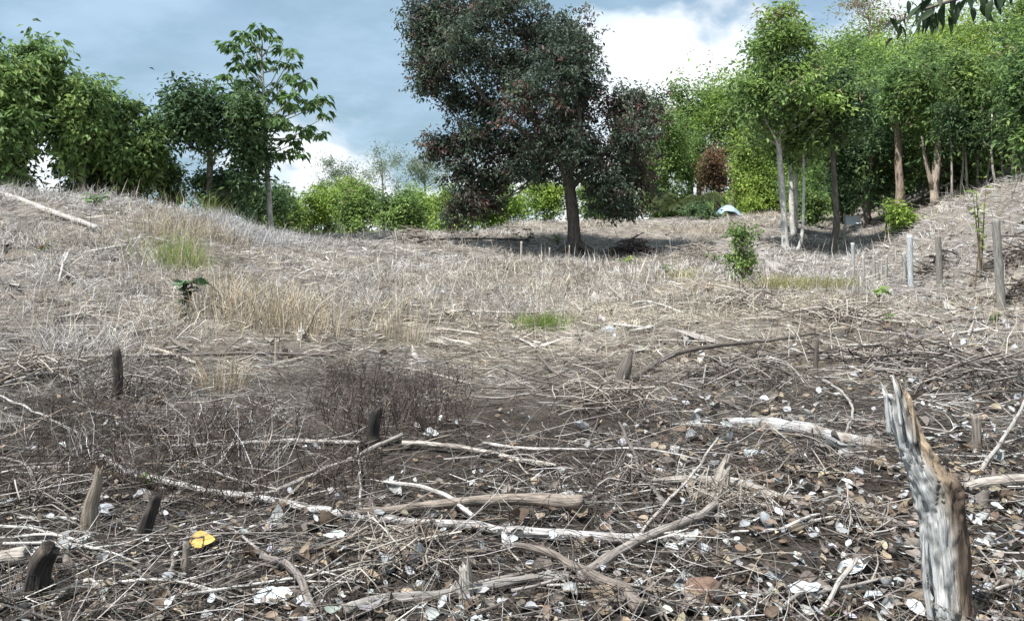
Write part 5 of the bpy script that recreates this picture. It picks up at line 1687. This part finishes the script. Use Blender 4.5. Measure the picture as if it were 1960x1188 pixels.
def rock(name, label, px, py, size, col, seed, cat='stone', sink=.3):
    p = P(px, py)
    n1, n_2 = 14, 9
    u = np.linspace(0, 2 * math.pi, n1, endpoint=False); v = np.linspace(0.02, math.pi - .02, n_2)
    U, V_ = np.meshgrid(u, v, indexing='ij')
    q = np.stack([np.cos(U) * np.sin(V_), np.sin(U) * np.sin(V_), np.cos(V_)], -1)
    r = 1 + .35 * vnoise(q * 1.5 + seed, seed) + .15 * vnoise(q * 4 + seed, seed + 1)
    q = q * r[..., None] * np.array(size)
    f = [[i * n_2 + j, i * n_2 + j + 1, ((i + 1) % n1) * n_2 + j + 1, ((i + 1) % n1) * n_2 + j] for i in range(n1) for j in range(n_2 - 1)]
    o = MB().add(q.reshape(-1, 3), None, f, col).build(name, M_STONE)
    o.location = (p[0], p[1], p[2] + size[2] * (1 - 2 * sink))
    return tag(o, label, cat)


M_STONE = m_bark('rough_stone', (30, 30, 30), .55, 1.4, .9)
rock('soil_clod', 'large brown earth clod at the bottom right of centre', 1345, 1150, (.085, .07, .055), (.15, .10, .075), 31, 'clod')
rock('stone', 'grey flat stone behind the brown log in the centre', 1092, 962, (.075, .06, .045), (.27, .26, .25), 32)
rock('stone', 'pale blue-grey stone lying in the field right of the green patch', 1167, 634, (.12, .1, .08), (.3, .34, .37), 33, sink=.6)
rock('soil_clod', 'dark earth clod under the broken bark stump', 1270, 995, (.05, .05, .04), (.08, .06, .05), 34, 'clod')
rock('soil_clod', 'dark brown clod beside the thin pale slanting stick', 1225, 1005, (.04, .035, .03), (.12, .085, .065), 35, 'clod')


def brush_heap(label, px, py, w, h, n, pal, seed, rad=(.006, .014)):
    rng = np.random.default_rng(seed)
    p = P(px, py)
    mb = MB()
    for k in range(n):
        c = np.array([rng.normal() * w * .4, rng.normal() * w * .35, 0])
        a = rng.uniform(0, 6.28); L = rng.uniform(.3, 1.0) * w
        hh = h * math.exp(-(c[0] ** 2 + c[1] ** 2) / (w * w * .4)) * rng.uniform(.2, 1)
        g = gz(p[0] + c[0], p[1] + c[1]) - p[2]
        dv = np.array([math.cos(a), math.sin(a), rng.normal() * .25]) * L * .5
        m = c + [0, 0, g + hh]
        r = rng.uniform(*rad)
        tube(mb, [m - dv, m + rng.normal(size=3) * .05 + [0, 0, .03], m + dv], [r, r * .9, r * .4], 4, .15, .08, k, pal[int(rng.integers(len(pal)))], caps=False)
    o = mb.build('brush_heap', M_TWIG, None, True)
    o.location = Vector(p)
    return tag(o, label, 'brush heap', kind='stuff') if False else tag(o, label, 'brush heap')


DK = [(.05, .042, .036), (.08, .066, .055), (.12, .1, .085)]
GK = [(.3, .27, .23), (.38, .35, .31), (.2, .17, .14), (.12, .1, .085)]
brush_heap('dark mound of brush in the shade right of the big trunk', 1215, 492, 1.0, .75, 110, DK, 951, (.01, .03))
brush_heap('dark brush heap between the second fence post and the leafy vine stalk', 1785, 525, .9, .35, 70, DK, 952, (.01, .02))
brush_heap('grey brush heap left of the white trunks', 1330, 490, 1.2, .45, 80, GK, 953, (.008, .016))
brush_heap('grey tangle of twigs at the foot of the sapling in the field', 1425, 590, .9, .35, 90, GK, 954)
brush_heap('grey tangle of twigs on the upper edge of the right litter', 1610, 625, 1.2, .35, 120, GK, 955)
brush_heap('tangle of pale dry stems in the centre foreground', 770, 1080, .32, .14, 90, GK, 956, (.002, .005))
brush_heap('tangle of dry stems beside the splintered bark stump', 1400, 985, .28, .22, 90, GK, 957, (.0015, .004))
brush_heap('tangle of pale dry brush at the left edge', 60, 720, .7, .25, 100, GK, 958, (.003, .008))
brush_heap('grey brush at the foot of the leaning grey stump', 1170, 775, .6, .2, 90, GK, 959, (.003, .007))
brush_heap('dark brush on the hillside at the right edge above the near post', 1955, 500, .9, .35, 60, DK, 960, (.01, .02))
brush_heap('dark brush at the foot of the near tall post, right edge', 1958, 570, .6, .25, 50, DK, 961, (.008, .016))
brush_heap('low dark brush on the ridge left of the big tree', 790, 462, 1.3, .4, 70, GK, 962, (.01, .02))


MK = [(.2, .18, .16), (.3, .275, .25), (.1, .086, .075), (.06, .052, .046)]
brush_heap('grey stick tangle beneath the arching dark branch at right', 1440, 725, .8, .22, 110, MK, 963, (.004, .010))
brush_heap('grey stick tangle around the two horizontal branches at right', 1720, 705, 1.3, .25, 120, MK, 964, (.004, .011))
brush_heap('grey stick tangle at the right edge above the big stump', 1880, 745, 1.0, .22, 90, MK, 965, (.004, .010))
brush_heap('thin twig tangle in front of the silver log', 1530, 900, .45, .12, 80, MK, 966, (.002, .005))
brush_heap('thin twig tangle left of the big stump', 1640, 1010, .35, .14, 90, MK, 967, (.0015, .004))
brush_heap('thin twig tangle at the foot of the dark upright stump', 260, 750, .7, .2, 90, MK, 968, (.003, .007))
brush_heap('thin twig tangle between the pale curved stump and the left edge', 70, 980, .4, .16, 80, MK, 969, (.002, .005))
brush_heap('thin twig tangle right of the slanting grey branch', 1180, 930, .4, .12, 70, MK, 970, (.002, .005))


def yellow_leaf():
    p = P(386, 1058)
    v, f, c = leaf_geo(np.random.default_rng(3), .115, .075, .15, .1, (.72, .48, .14), 8, 6, .05)
    o = MB().add(v, None, f, c).build('fallen_leaf', M_LITTER, None, True)
    o.location = (p[0], p[1], p[2] + .06)
    o.rotation_euler = (math.radians(52), .1, .25)
    tag(o, 'bright yellow leaf standing in the left foreground litter', 'leaf')
    for k, (px, py, L, w, col, lb, rot) in enumerate([
            (522, 1165, .17, .11, (.66, .70, .70), 'large white crumpled leaf at the bottom edge left of centre', (.25, .1, .5)),
            (1635, 1100, .19, .07, (.62, .67, .69), 'long silvery curled leaf in front of the big stump', (.5, -.1, .2)),
            (640, 1040, .12, .06, (.62, .66, .67), 'pale flat leaf under the long thin trunk', (.15, 0, .1)),
            (1745, 1060, .2, .07, (.5, .45, .38), 'long curled tan leaf leaning on the big stump', (.7, .5, 2.4)),
            (1285, 1062, .07, .05, (.68, .7, .7), 'small white leaf beside the slanting grey branch', (.5, .2, .1)),
            (825, 838, .12, .07, (.66, .68, .66), 'white curled leaf right of the burnt stump', (.6, .3, .8)),
            (1540, 1145, .16, .07, (.48, .5, .5), 'grey curled leaf in the right foreground', (.4, -.2, -.4))]):
        p = P(px, py)
        v, f, c = leaf_geo(np.random.default_rng(30 + k), L, w, .45, .3, col, 8, 6, .15)
        o = MB().add(v, None, f, c).build('fallen_leaf', M_LITTER, None, True)
        o.location = (p[0], p[1], p[2] + .03); o.rotation_euler = rot
        tag(o, lb, 'leaf')


yellow_leaf()
